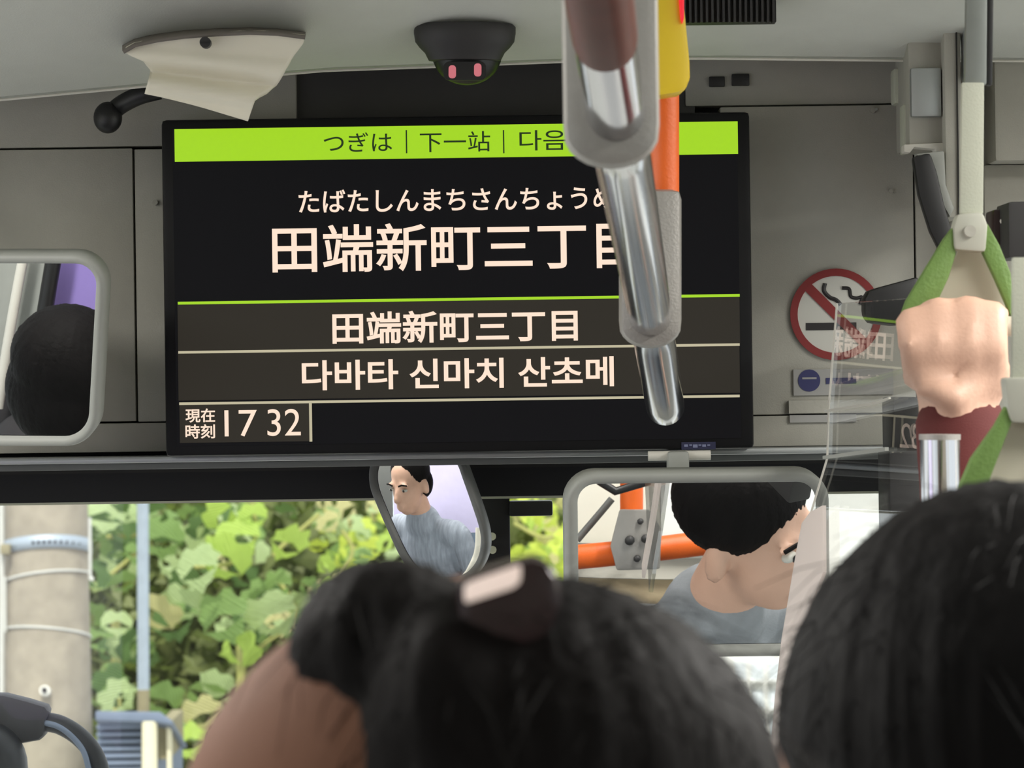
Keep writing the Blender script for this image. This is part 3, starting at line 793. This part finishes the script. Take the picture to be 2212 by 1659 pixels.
disc('blue_symbol', 1748, 822, 24, DN - 0.0006, 0.0006, M_blue_sign, st, 24)
fbox('symbol_bar', 1733, 815, 1764, 819, DN - 0.0012, 0.0006, M_grey_sign, st)
fbox('printed_line', 1784, 816, 1850, 829, DN - 0.0006, 0.0006, M_blue_sign, st)
lb = empty('label_strip', Q(1800, 890, 2.86), 'dull grey label strip below the blue dot sticker', 'label')
fbox('backing', 1704, 864, 1920, 892, 2.861, 0.004, M_box, lb)
fbox('end_tab', 1706, 896, 1850, 912, 2.859, 0.004, M_grey_sign, lb)

# ------------------------------------------------------------------ mirrors
class Mirror:
    def __init__(s, px, py, d, target, R=None):
        s.c = Q(px, py, d); s.R = R
        s.n = ((CAM - s.c).normalized() + (Vector(target) - s.c).normalized()).normalized()
    def hit(s, px, py):
        r = ray(px, py); t = (s.c - CAM).dot(s.n) / r.dot(s.n)
        return CAM + r * t
    def normal(s, p):
        if not s.R: return s.n
        return (s.n + (p - s.c) / s.R).normalized()
    def place(s, px, py, dist):
        p = s.hit(px, py); n = s.normal(p); r = ray(px, py)
        return p + (r - n * 2 * r.dot(n)) * dist
    def scale(s, px, py, dist):
        return ((s.place(px + 10, py, dist) - s.place(px - 10, py, dist)).length / 20 + (s.place(px, py + 10, dist) - s.place(px, py - 10, dist)).length / 20) / 2
    def axes(s, px, py, dist):
        u = (s.place(px + 5, py, dist) - s.place(px - 5, py, dist)).normalized()
        v = (s.place(px, py - 5, dist) - s.place(px, py + 5, dist)).normalized()
        t = (s.hit(px, py) - s.place(px, py, dist)).normalized()
        return u, v, t     # picture right, picture up, towards the mirror
def mirror_object(root, M, outline, rim, m_rim, depth=0.018):
    n = len(outline); cx = sum(p[0] for p in outline) / n; cy = sum(p[1] for p in outline) / n
    P = [M.hit(x, y) for x, y in outline]; C = M.hit(cx, cy)
    def sag(p):
        return p - M.n * ((p - M.c).length_squared / (2 * M.R)) if M.R else p
    bm = bmesh.new()
    NR = 14
    cv = bm.verts.new(sag(C)); rings = []
    for k in range(1, NR + 1):
        rings.append([bm.verts.new(sag(C.lerp(p, k / NR * 0.99))) for p in P])
    for i in range(n):
        bm.faces.new((cv, rings[0][i], rings[0][(i + 1) % n]))
    for a, b in zip(rings, rings[1:]):
        for i in range(n):
            j = (i + 1) % n; bm.faces.new((a[i], b[i], b[j], a[j]))
    for v in bm.verts: v.co += M.n * 0.001
    g = finish(bm, 'mirror_glass', M_mirror, root, True)
    # exact smooth normals of the bulged glass
    me = g.data
    nl = [M.normal(v.co) for v in me.vertices]
    if me.polygons[0].normal.dot(M.n) < 0: me.flip_normals()
    me.normals_split_custom_set_from_vertices(nl)
    # rim: outside wall, front lip, inner edge
    bm = bmesh.new()
    def off(i, r_):
        p0, p1, p2 = P[i - 1], P[i], P[(i + 1) % n]
        t = (p2 - p0).normalized(); o_ = t.cross(M.n).normalized()
        if o_.dot(p1 - C) < 0: o_ = -o_
        return p1 + o_ * r_
    k = rim * mpp((M.c - CAM).dot(FW))
    sec = [[sag(off(i, -k * 0.15)) + M.n * 0.0015, sag(off(i, k * 0.1)) + M.n * 0.005, off(i, k * 0.7) + M.n * 0.005, off(i, k) + M.n * 0.001, off(i, k * 0.95) - M.n * depth * 0.6, C.lerp(P[i], 0.75) - M.n * depth] for i in range(n)]
    V = [[bm.verts.new(p) for p in s_] for s_ in sec]
    for i in range(n):
        j = (i + 1) % n
        for q in range(len(sec[0]) - 1): bm.faces.new((V[i][q], V[i][q + 1], V[j][q + 1], V[j][q]))
    bm.faces.new([V[i][-1] for i in range(n)])
    finish(bm, 'rim', m_rim, root, True)
def rotpts(pts, cx, cy, deg):
    a = math.radians(deg); c, s = math.cos(a), math.sin(a)
    return [(cx + (x - cx) * c - (y - cy) * s, cy + (x - cx) * s + (y - cy) * c) for x, y in pts]

# driver's wide mirror (right)
MR = Mirror(1500, 1220, 2.76, (0.47, 2.33, 1.45), 3.0)
mr = empty('wide_mirror', Q(1466, 985, 2.8), 'wide grey-rimmed interior mirror showing the driver below the monitor', 'mirror')
mirror_object(mr, MR, rotpts(rrect(1246, 1040, 1768, 1396, 44, 8), 1500, 1220, -0.6), 24, M_rim)
fbox('stem', 1443, 975, 1489, 1020, 2.785, 0.03, M_rim, mr, 0.003)
tube('stem_foot', [Q(1400, 985, 2.80), Q(1535, 983, 2.80)], 0.004, M_trimlight, mr, 12)
# small oval mirror (centre)
MC = Mirror(930, 1110, 2.868, (-0.74, 1.85, 1.50), 0.57)
mc = empty('oval_mirror', Q(900, 985, 2.87), 'small tilted oval mirror hanging under the left half of the monitor', 'mirror')
ovl = [(816, 1004), (830, 984), (880, 976), (930, 975), (968, 980), (988, 1000), (1002, 1035), (1020, 1085), (1036, 1135), (1041, 1170), (1036, 1200), (1022, 1226), (1000, 1244), (970, 1250), (930, 1244), (900, 1226), (878, 1196), (856, 1150), (834, 1100), (816, 1055), (812, 1025)]
oc = catmull([Vector((x, y, 0)) for x, y in ovl + [ovl[0]]], 3)[:-1]
mirror_object(mc, MC, [(v.x, v.y) for v in oc], 15, M_rimdark)
tube('stem', [Q(905, 1010, 2.885), Q(905, 985, 2.885)], 0.006, M_rimdark, mc, 12)
# left mirror
ML = Mirror(90, 750, 2.70, (-0.86, 2.32, 1.50), 3.0)
ml = empty('door_mirror', Q(-150, 960, 2.72), 'grey-rimmed rounded mirror at the left edge reflecting a purple panel', 'mirror')
mirror_object(ml, ML, [(x + (y - 750) * -0.055 * (1 if x > 0 else 1), y) for x, y in rrect(-230, 566, 204, 944, 52, 8)], 20, M_rim)
tube('arm', [Q(-120, 600, 2.73), Q(-120, 420, 2.80), Q(-120, 380, 2.86)], 0.009, M_rimdark, ml, 12)

# ------------------------------------------------------------------ people
def person(name, label, Mw, skin, hair_prims, shirt_m, pose='sit', head_rot=None, arms=None, hair_m=None, trousers=M_navy, body_vox=0.009, eyes=True, hair_world=None, strands=0, legs=True):
    """head-centre origin, +Y the way the body faces, +Z up"""
    V = Vector
    root = empty(name, Mw.translation, label, 'person')
    hr_ = head_rot.to_3x3() if head_rot else Matrix.Identity(3)
    piv = V((0, -0.02, -0.11))
    H = lambda x, y, z: hr_ @ (V((x, y, z)) - piv) + piv
    T = lambda p: Mw @ p
    R3 = Mw.to_3x3()
    R3h = R3 @ hr_
    def E(c, r, head=True):
        return ('e', T(H(*c)) if head else T(V(c)), r, R3h if head else R3)
    def Cp(a, b, r0, r1, head=False):
        f = (lambda q: T(H(*q))) if head else (lambda q: T(V(q)))
        return ('c', f(a), f(b), r0, r1)
    body = [E((0, -.015, .035), (.074, .094, .084)), E((0, .028, -.035), (.060, .068, .085)), E((0, .045, -.086), (.038, .042, .034)),
            Cp((0, .092, .004), (0, .112, -.032), .008, .013, True), E((0, .098, -.068), (.023, .010, .007)), E((0, .099, -.080), (.020, .010, .006)),
            E((.078, -.008, -.018), (.010, .022, .033)), E((-.078, -.008, -.018), (.010, .022, .033)),
            E((.034, .083, .022), (.024, .012, .007)), E((-.034, .083, .022), (.024, .012, .007)),
            ('c', T(H(0, -.018, -.07)), T(V((0, -.04, -.19))), .054, .058)]
    sh = [Cp((0, -.030, -.150), (0, -.040, -.20), .060, .085), Cp((-.15, -.045, -.245), (.15, -.045, -.245), .062, .062), E((0, -.035, -.36), (.165, .105, .17), False), E((0, -.03, -.52), (.15, .11, .17), False)]
    body += [Cp((-.13, -.045, -.24), (.13, -.045, -.24), .055, .055), E((0, -.035, -.36), (.155, .097, .165), False), E((0, -.03, -.55), (.145, .105, .17), False)]
    a_def = arms or {}
    for sgn, key in ((-1, 'L'), (1, 'R')):
        el, hd = a_def.get(key, (V((sgn * .24, .0, -.50)), V((sgn * .16, .22, -.55))))
        s0 = V((sgn * .175, -.045, -.255))
        body += [('c', T(s0), T(el), .042, .036), ('c', T(el), T(hd), .036, .026)]
        sh += [('c', T(s0), T(el), .052, .047)]
        if key in a_def: sh += [('c', T(el), T(el.lerp(hd, a_def.get('cuff', 0.8))), .047, a_def.get('cuff_r', .036))]
        else:
            palm = hd + (hd - el).normalized() * 0.04
            body += [('c', T(hd), T(palm), .026, .030)]
            for q in range(4):
                o_ = V((-.027 + .018 * q, 0, 0)); l_ = (0.055, 0.065, 0.06, 0.048)[q]
                m_ = palm + o_ + V((0, l_ * .55, -.008)); e_ = m_ + V((0, l_ * .35, -.022))
                body += [('c', T(palm + o_), T(m_), .009, .0085), ('c', T(m_), T(e_), .0085, .0075)]
            body += [('c', T(palm + V((-sgn * .03, -.02, 0))), T(palm + V((-sgn * .05, .02, -.01))), .011, .009)]
    tr = []; fz = -Mw.translation.z + .035
    for sgn in (-1, 1):
        if pose == 'sit':
            a, b, c, e = V((sgn * .09, -.02, -.68)), V((sgn * .12, .40, -.66)), V((sgn * .12, .40, fz + .03)), V((sgn * .12, .50, fz))
        else:
            a, b, c, e = V((sgn * .09, -.02, -.70)), V((sgn * .10, .01, (-.70 + fz) / 2)), V((sgn * .10, -.01, fz + .04)), V((sgn * .10, .12, fz))
        if legs:
            body += [('c', T(a), T(b), .075, .052), ('c', T(b), T(c), .05, .034), ('c', T(c), T(e), .035, .03)]
            tr += [('c', T(a), T(b), .086, .064), ('c', T(b), T(b.lerp(c, .93)), .062, .05)]
    me = fuse(body, body_vox, 3)
    link_obj('body', me, skin, root)
    link_obj('shirt', fuse(sh, 0.010, 4), shirt_m, root)
    if tr: link_obj('trousers', fuse(tr + [E((0, -.03, -.66), (.155, .115, .10), False)], 0.012, 4), trousers, root)
    hp = hair_world if hair_world else [(('e', T(H(*c)), r, R3h)) for c, r in hair_prims]
    hm = fuse(hp, 0.005, 3)
    # combed relief
    cw = T(H(0, -.02, .04)); up_ = R3h @ V((0, 0, 1)); fx = R3h @ V((1, 0, 0)); fy = R3h @ V((0, 1, 0))
    nrm = [v.normal.copy() for v in hm.vertices]
    for v, n_ in zip(hm.vertices, nrm):
        q = v.co - cw; az = math.atan2(q.dot(fy), q.dot(fx)); zz = q.dot(up_)
        v.co += n_ * (0.0016 * noise.noise(V((az * 14, zz * 6, 3.1))) + 0.0010 * noise.noise(V((az * 40, zz * 12, 9))))
    ho = link_obj('hair', hm, hair_m or M_hair, root)
    if strands:
        bm = bmesh.new(); rnd = random.Random(len(label)); vl = hm.vertices
        for _ in range(strands):
            v = vl[rnd.randrange(len(vl))]
            if (v.co - cw).dot(up_) < 0.0: continue
            t = (-up_ - v.normal * (-up_).dot(v.normal)).normalized() if abs(up_.dot(v.normal)) < .99 else fx
            t = (t + V((rnd.uniform(-.6, .6), rnd.uniform(-.6, .6), rnd.uniform(-.3, .3)))).normalized()
            l = rnd.uniform(.015, .045)
            p0 = v.co - v.normal * .002; p1 = v.co + v.normal * rnd.uniform(.001, .005) + t * l * .5; p2 = v.co + v.normal * rnd.uniform(-.002, .004) + t * l
            tube_bm(bm, [p0, p1, p2], [.00025, .00022, .0001], 3)
        so = finish(bm, 'loose_strands', hair_m or M_hair, ho, False); so['kind'] = 'stuff'
    if eyes:
        for sgn in (-1, 1):
            e = ellipsoid('eye', T(H(sgn * .033, .083, .002)), (.013, .010, .006), M_white_sign, root, R3h, 12, 8)
            ellipsoid('iris', T(H(sgn * .033, .092, .002)), (.0055, .002, .0055), M_black_sign, e, R3h, 10, 6)
            tube('eyebrow', [T(H(sgn * .016, .0965, .022)), T(H(sgn * .034, .096, .028)), T(H(sgn * .052, .086, .023))], .0035, hair_m or M_hair, root, 8)
    return root
HAIR = [((0, -.026, .046), (.084, .094, .086)), ((0, -.055, -.01), (.080, .062, .085))]
def face_dir(loc, yaw):
    """body placed at loc, facing yaw degrees left of straight ahead"""
    return Matrix.Translation(loc) @ Matrix.Rotation(math.radians(yaw), 4, 'Z')

# right foreground passenger
def fg(px, py, d, rx, ry):
    k = mpp(d); return Q(px, py, d), (rx * k, max(.085, (rx + ry) / 2 * k), ry * k)
c, r_ = fg(2232, 1604, 1.26, 530, 575)
person('person', 'passenger with a large dark head of hair in the right foreground', face_dir(c - Vector((0, -.026, .046)), -10), M_skin,
       [((0, -.026, .046), r_), ((0, -.05, -.02), (.087, .070, .12)), ((0, -.05, -.10), (.082, .065, .08))], M_dark_cloth, pose='stand', hair_m=M_hair, strands=900)
# centre foreground passenger: head turned to the left, skin of brow and cheek shows
cw_ = Q(1052, 1854, 1.00)
rot = Matrix.Rotation(math.radians(30), 4, 'Z'); hrot = Matrix.Rotation(math.radians(60), 4, 'Z')
piv_ = Vector((0, -0.02, -0.11))
loc = cw_ - rot.to_3x3() @ (hrot.to_3x3() @ (Vector((0, -.015, .035)) - piv_) + piv_)
def he(px, py, d, rx, rd, ry):
    return ('e', Q(px, py, d), (rx * mpp(d), rd, ry * mpp(d)), None)
person('person', 'dark-haired passenger in the middle foreground with brow turned to the left', Matrix.Translation(loc) @ rot, M_skin_backlit, None, M_dark_cloth, pose='stand', head_rot=hrot, hair_m=M_hair2, strands=900,
       hair_world=[he(838, 1414, 0.985, 218, .034, 209), he(960, 1540, 0.965, 170, .04, 250), he(1150, 1752, 1.00, 548, .083, 510), he(1150, 1790, 1.0, 562, .082, 512), he(1130, 1930, 0.99, 540, .085, 430)])

# strap holder: one body, hand on the strap bar
DH = 2.20
def hand_prims():
    out = []
    k = mpp(DH)
    out.append(('e', Q(2062, 775, DH + .012), (118 * k, .020, 98 * k)))
    for x, t_, b_, r_ in ((1962, 690, 800, 30), (2026, 668, 830, 33), (2090, 664, 835, 33), (2150, 676, 815, 30)):
        out.append(('c', Q(x, t_, DH - .012), Q(x + 4, (t_ + b_) / 2 + 6, DH - .020), r_ * k, r_ * k * .95))
        out.append(('c', Q(x + 4, (t_ + b_) / 2 + 6, DH - .020), Q(x + 8, b_ + 22, DH - .004), r_ * k * .95, r_ * k * .85))
        out.append(('c', Q(x, t_, DH - .012), Q(x + 6, t_ + 30, DH + .03), r_ * k, r_ * k))
    out.append(('c', Q(2150, 800, DH - .004), Q(2060, 862, DH - .022), .0105, .0095))
    out.append(('c', Q(2060, 862, DH - .022), Q(1996, 838, DH - .020), .0095, .008))
    out.append(('c', Q(2062, 800, DH + .012), Q(2064, 900, DH + .016), .026, .024))
    return out
_f = fuse
HANDP = hand_prims()
wrist = Q(2072, 900, DH + .016)
bodyC = Vector((0.50, 1.58, 1.62))
def fuse_with_hand(prims, voxel, smooth=4):
    return _f(prims + HANDP, 0.006, smooth) if voxel < 0.0095 and voxel > 0.006 else _f(prims, voxel, smooth)
fuse = fuse_with_hand
MwC = face_dir(bodyC, 20)
wl = MwC.inverted() @ wrist
el = MwC.inverted() @ Q(2170, 1420, 2.08)
person('person', 'standing passenger in a maroon sleeve gripping the green strap handle', MwC, M_skin, HAIR, M_gslv, pose='stand', arms={'L': (el, wl), 'cuff': 0.985, 'cuff_r': .030}, trousers=M_dark_cloth, legs=False)
fuse = _f

# people seen only in the mirrors
s_ = MR.scale(1630, 1150, .70)
u, v, t = MR.axes(1630, 1150, .70)
hc = MR.place(1656, 1175, .72)
def basis(fwd, up_):
    f = fwd.normalized(); r = f.cross(up_).normalized(); up2 = r.cross(f)
    return Matrix(((r.x, f.x, up2.x), (r.y, f.y, up2.y), (r.z, f.z, up2.z))).to_4x4()
bd_ = face_dir(Vector(hc), -8)
person('person', 'driver with black hair and grey collar reflected in the wide mirror', bd_, M_skin, [((0, -.022, .050), (.090, .098, .086))], M_grey_cloth,
       head_rot=Matrix.Rotation(math.radians(-22), 4, 'Z') @ Matrix.Rotation(math.radians(18), 4, 'X'))
hc2 = MC.place(884, 1043, 1.05)
person('person', 'passenger in a pale blue-grey shirt reflected in the oval mirror', face_dir(hc2, 0), M_skin, HAIR, M_stripe_cloth, pose='stand')
hc3 = ML.place(85, 865, 0.84)
person('person', 'passenger with black hair reflected in the left edge mirror', face_dir(hc3, 200), M_skin, HAIR, M_dark_cloth, pose='stand', head_rot=Matrix.Rotation(math.radians(-42), 4, 'X'))

# ------------------------------------------------------------------ things seen in the mirrors
def mbox(name, M, x0, y0, x1, y1, s, th, m, parent=None, bevel=0.0):
    f = [M.place(x, y, s) for x, y in ((x0, y0), (x1, y0), (x1, y1), (x0, y1))]
    b = [M.place(x, y, s + th) for x, y in ((x0, y0), (x1, y0), (x1, y1), (x0, y1))]
    bm = bmesh.new(); hexa(bm, f, b)
    return finish(bm, name, m, parent, 'auto' if bevel else False, bevel)
def mtube(name, M, pts, s, rpx, m, parent=None):
    return tube(name, [M.place(x, y, s) for x, y in pts], rpx * M.scale(pts[0][0], pts[0][1], s), m, parent, 20)
dp = empty('driver_partition', MR.place(1450, 1330, 1.35), 'cream and white partition behind the driver seen in the wide mirror', 'partition')
mbox('cream_board', MR, 1150, 960, 1425, 1190, 1.30, .02, M_cream, dp)
mbox('white_board', MR, 1427, 960, 1850, 1168, 1.30, .02, M_white_panel, dp)
mbox('grey_ledge', MR, 1150, 1172, 1850, 1200, 1.25, .04, M_rim, dp)
mbox('cream_rail', MR, 1150, 1202, 1850, 1246, 1.27, .04, M_cream, dp)
mbox('tan_board', MR, 1150, 1247, 1850, 1300, 1.29, .03, M_tan, dp)
mbox('white_edge', MR, 1150, 1300, 1850, 1308, 1.27, .04, M_white_panel, dp)
mbox('slate_board', MR, 1150, 1309, 1850, 1480, 1.30, .03, M_blue_panel, dp)
og = empty('orange_rail_joint', MR.place(1380, 1200, 1.1), 'orange grab rail with grey tee joint reflected in the wide mirror', 'handrail')
mtube('rail', MR, [(1180, 1212), (1520, 1172)], 1.12, 27, M_orange, og)
mtube('post', MR, [(1366, 980), (1364, 1110)], 1.12, 25, M_orange, og)
f = [(1338, 1100), (1402, 1100), (1428, 1140), (1425, 1228), (1332, 1232), (1318, 1180)]
prism('tee_joint', [MR.place(x, y, 1.06) for x, y in f], (MR.place(1380, 1170, 1.14) - MR.place(1380, 1170, 1.06)), M_cast, og, 0.004)
for x, y, r in ((1383, 1126, 7), (1360, 1167, 11), (1394, 1163, 10), (1376, 1206, 8)):
    p = MR.place(x, y, 1.056); ellipsoid('bolt', p, [r * MR.scale(x, y, 1.05)] * 3, M_camgrey, og, None, 10, 6)
mtube('spring_cord', MR, [(1295, 1040), (1330, 1062), (1370, 1050), (1405, 1040)], 1.03, 9, M_black, og)
mtube('brace', MR, [(1247, 1168), (1322, 1078)], 1.2, 8, M_rimdark, og)

lp_ = empty('lavender_panel', MC.place(970, 1060, 1.42), 'lavender window panel reflected in the oval mirror', 'panel')
mbox('panel', MC, 852, 945, 1050, 1150, 1.40, .02, M_lav, lp_)
mbox('bar', MC, 975, 1060, 979, 1150, 1.39, .02, M_navy, lp_)
mbox('bar', MC, 993, 1050, 998, 1150, 1.39, .02, M_navy, lp_)
mbox('sill', MC, 800, 1150, 1060, 1260, 1.40, .02, M_blue_panel, lp_)
mbox('dark_post', MC, 800, 950, 850, 1150, 1.40, .02, M_rimdark, lp_)
wp_ = empty('cream_handle', MC.place(1018, 1190, 0.9), 'cream handle at the edge of the oval mirror reflection', 'handle')
tube('grip', catmull([MC.place(x, y, .9) for x, y in ((1033, 1140), (1030, 1190), (1014, 1230), (1000, 1250))], 5), 6 * MC.scale(1020, 1190, .9), M_cream, wp_, 10)

pp_ = empty('purple_board', ML.place(150, 680, 1.17), 'purple board reflected in the left edge mirror', 'board')
mbox('board', ML, 98, 520, 260, 790, 1.16, .02, M_purple, pp_)
mbox('lower_board', ML, -100, 790, 260, 960, 1.16, .02, M_dark_cloth, pp_)
gp_ = empty('grey_column', ML.place(60, 680, 1.15), 'grey column with chrome pole reflected in the left edge mirror', 'column')
prism('column', [ML.place(x, y, 1.14) for x, y in ((-120, 500), (112, 500), (70, 800), (-120, 800))], ML.place(0, 650, 1.155) - ML.place(0, 650, 1.14), M_rim, gp_)
tube('chrome_pole', [ML.place(60, 500, 1.09), ML.place(-4, 880, 1.09)], 11 * ML.scale(40, 650, 1.09), M_trimlight, gp_, 16)
tube('dark_post', [ML.place(125, 500, 1.10), ML.place(80, 800, 1.10)], 17 * ML.scale(100, 650, 1.10), M_black, gp_, 16)

# ------------------------------------------------------------------ hair clip
hc_ = empty('hair_clip', Q(1080, 1270, .98), 'dark hair clip with a pale shiny band on the middle passenger', 'hair clip')
prism('body', [Q(x, y, 0.945) for x, y in [(985, 1262), (1010, 1245), (1060, 1228), (1110, 1214), (1150, 1205), (1180, 1213), (1202, 1245), (1215, 1300), (1160, 1420), (1000, 1420)]], FW * 0.025, M_clip, hc_, 0.003)
bt = [(1002, 1268), (1016, 1258), (1118, 1222), (1126, 1222), (1124, 1258), (1110, 1270), (1012, 1302), (1003, 1302)]
prism('pale_band', [Q(x, y, 0.925 + 0.0004 * (1280 - y + (1064 - x) * 0.3)) for x, y in bt], FW * 0.012, M_clipband, hc_, 0.001)

# ------------------------------------------------------------------ hanging straps
s1 = empty('hanging_strap', Q(2098, 200, 2.24), 'grey hanging strap with a green triangular handle held by a hand', 'strap', 'green hanging straps')
DT = 2.22
qprism('belt', [(2078, 178), (2126, 178), (2124, 462), (2074, 462)], DT, 0.006, M_belt, s1, 0.001)
qprism('upper_link', [(2092, -300), (2136, -300), (2132, 184), (2084, 184)], DT + 0.004, 0.008, M_linkgrey, s1, 0.002)
qprism('link_edge', [(2136, -300), (2150, -300), (2144, 184), (2132, 184)], DT + 0.006, 0.008, M_black, s1, 0.001)
qprism('clasp', [(2068, 462), (2124, 458), (2134, 486), (2130, 545), (2062, 540), (2060, 490)], DT - 0.006, 0.018, M_clasp, s1, 0.003)
disc('rivet', 2096, 499, 13, DT - 0.009, 0.006, M_box, s1, 18)
qprism('green_side', [(2060, 488), (2066, 548), (2050, 600), (2008, 690), (1944, 690), (1958, 650), (2000, 580), (2040, 515)], DT - 0.003, 0.012, M_gstrap, s1, 0.003)
qprism('green_side', [(2132, 480), (2160, 530), (2184, 590), (2188, 640), (2188, 700), (2176, 660), (2150, 600), (2124, 545)], DT - 0.003, 0.012, M_gstrap, s1, 0.003)
qprism('insert_plate', [(2070, 542), (2126, 544), (2178, 660), (2185, 710), (1990, 710), (2020, 650)], DT + 0.014, 0.003, M_handle, s1)
tube('grip_bar', [Q(1945, 700, DT - .002), Q(2188, 705, DT - .002)], 22 * mpp(DT), M_handle, s1, 16)
s2 = empty('hanging_strap', Q(2230, 600, 1.9), 'nearer hanging strap cut by the right edge with a green side', 'strap', 'green hanging straps')
D2 = 1.95
qprism('belt', [(2188, 556), (2300, 556), (2300, 850), (2186, 850)], D2, 0.006, M_belt, s2, 0.001)
qprism('upper_belt', [(2240, -300), (2300, -300), (2300, 556), (2240, 556)], D2 + 0.002, 0.006, M_belt, s2, 0.001)
qprism('clasp', [(2168, 815), (2300, 815), (2300, 918), (2186, 914), (2176, 880)], D2 - 0.006, 0.018, M_clasp, s2, 0.003)
qprism('green_side', [(2186, 872), (2190, 905), (2172, 950), (2130, 1060), (2070, 1060), (2100, 990), (2150, 920), (2172, 880)], D2 - 0.003, 0.012, M_gstrap, s2, 0.003)
qprism('insert_plate', [(2190, 905), (2330, 905), (2360, 1060), (2110, 1060), (2150, 985)], D2 + 0.012, 0.003, M_handle, s2)
qprism('green_side', [(2300, 872), (2330, 920), (2400, 1060), (2340, 1060), (2290, 920)], D2 - 0.003, 0.012, M_gstrap, s2, 0.003)
tube('grip_bar', [Q(2060, 1085, D2), Q(2410, 1085, D2)], 20 * mpp(D2), M_handle, s2, 16)

# ------------------------------------------------------------------ stanchion, dark column, acrylic screen
cp = empty('chrome_stanchion', Q(2030, 1240, 2.10), 'vertical chrome stanchion below the hand beside the dark column', 'pole')
tube('pole', [Q(2030, 944, 2.10), Q(2036, 1250, 2.10)], 43 * mpp(2.10), M_chrome, cp, 28)
tube('collar', [Q(2030, 938, 2.10), Q(2030, 950, 2.10)], 45 * mpp(2.10), M_cast, cp, 28)
tube('foot_bracket', [Q(1960, 1235, 2.64), Q(2036, 1235, 2.10)], 24 * mpp(2.10), M_cast, cp, 16)
dk = empty('dark_column', Q(1960, 1040, 2.6), 'dark column between the acrylic screen and the chrome stanchion', 'column')
fbox('upper_block', 1930, 858, 1986, 1000, 2.62, 0.08, M_black, dk, 0.003)
fbox('lower_block', 1922, 972, 1990, 1290, 2.60, 0.08, M_camgrey, dk, 0.003)

H_ = Q(1850, 835, 2.50)
Mt = Q(809, 806, 2.80)
na = ((CAM - H_).normalized() + (Mt - H_).normalized()).normalized()
def onpane(px, py):
    r = ray(px, py); return CAM + r * ((H_ - CAM).dot(na) / r.dot(na))
ac = empty('acrylic_screen', onpane(1790, 1600), 'clear acrylic driver screen reflecting the lit monitor text', 'screen')
prism('sheet', [onpane(x, y) for x, y in [(1808, 655), (2030, 640), (2030, 1650), (1660, 1650), (1690, 1480), (1708, 1360), (1748, 1120), (1787, 990), (1790, 885)]], -na * 0.004, M_acryl, ac)
pe = [(1768, 1106), (1795, 1092), (1796, 1236), (1772, 1300), (1748, 1360), (1734, 1430), (1716, 1560), (1706, 1640), (1680, 1640), (1692, 1500), (1706, 1380), (1738, 1190), (1750, 1130)]
prism('edge_strip', [onpane(x, y) + na * 0.004 for x, y in pe], na * 0.003, M_frost, ac)
tube('sheet_edge', [onpane(x, y) for x, y in ((1808, 655), (1790, 885), (1787, 990), (1748, 1120))], 0.0008, M_trimlight, ac, 8)
prism('shelf_lip', [onpane(x, y) + na * 0.002 for x, y in [(1790, 985), (1925, 966), (1925, 974), (1790, 992)]], na * 0.003, M_rim, ac)
prism('reflective_edge', [onpane(x, y) + na * 0.002 for x, y in [(1790, 886), (1900, 868), (1930, 858), (1930, 862), (1900, 874), (1790, 891)]], na * 0.002, M_trimlight, ac)

# ------------------------------------------------------------------ mirror arm outside, bottom left
ma = empty('mirror_arm', Q(20, 1640, 3.2), 'curved black tube arm with a grey rubber sleeve at the lower left', 'arm')
DA = 3.15; ka = mpp(DA)
tube('tube', catmull([Q(90, 1558, DA), Q(130, 1566, DA), (Q(172, 1592, DA)), Q(204, 1632, DA), Q(220, 1690, DA), Q(224, 1800, DA)], 8), 21 * ka, M_black, ma, 20)
tube('tube_highlight', catmull([Q(88, 1560, DA - .0085), Q(122, 1568, DA - .0092), Q(152, 1588, DA - .0092), Q(180, 1622, DA - .0092), Q(194, 1670, DA - .0092)], 8), 6.5 * ka, M_shed, ma, 10)  # grey highlight of the black tube, built as a pale strip
qprism('tube_sleeve', [(-60, 1500), (8, 1501), (60, 1514), (98, 1526), (106, 1536), (96, 1560), (96, 1590), (84, 1600), (40, 1608), (-60, 1620)], DA - 0.015, 0.03, M_camgrey, ma, 0.006)
ellipsoid('ball_joint', Q(-25, 1660, DA - .02), (85 * ka, 85 * ka, 100 * ka), M_black, ma)

# seats that carry the seated passengers
def seat(loc, yaw, label):
    r = empty('bus_seat', (loc.x, loc.y, 0), label, 'seat', 'bus seats')
    Mx = Matrix.Translation((loc.x, loc.y, 0)) @ Matrix.Rotation(math.radians(yaw), 4, 'Z')
    z = max(0.25, loc.z - 0.77)
    def b(name, lo, hi, m, bev):
        o = wbox(name, lo, hi, m, None, bev); o.data.transform(Mx); o.parent = r; o.matrix_parent_inverse = r.matrix_world.inverted(); return o
    b('cushion', (-.2, -.2, z - .12), (.2, .26, z - .005), M_seat, .03)
    b('pedestal', (-.12, -.12, 0), (.12, .14, z - .12), M_camgrey, .01)
seat(hc, 0, 'driver seat below the wide mirror')

bpy.data.scenes.remove(TMP)
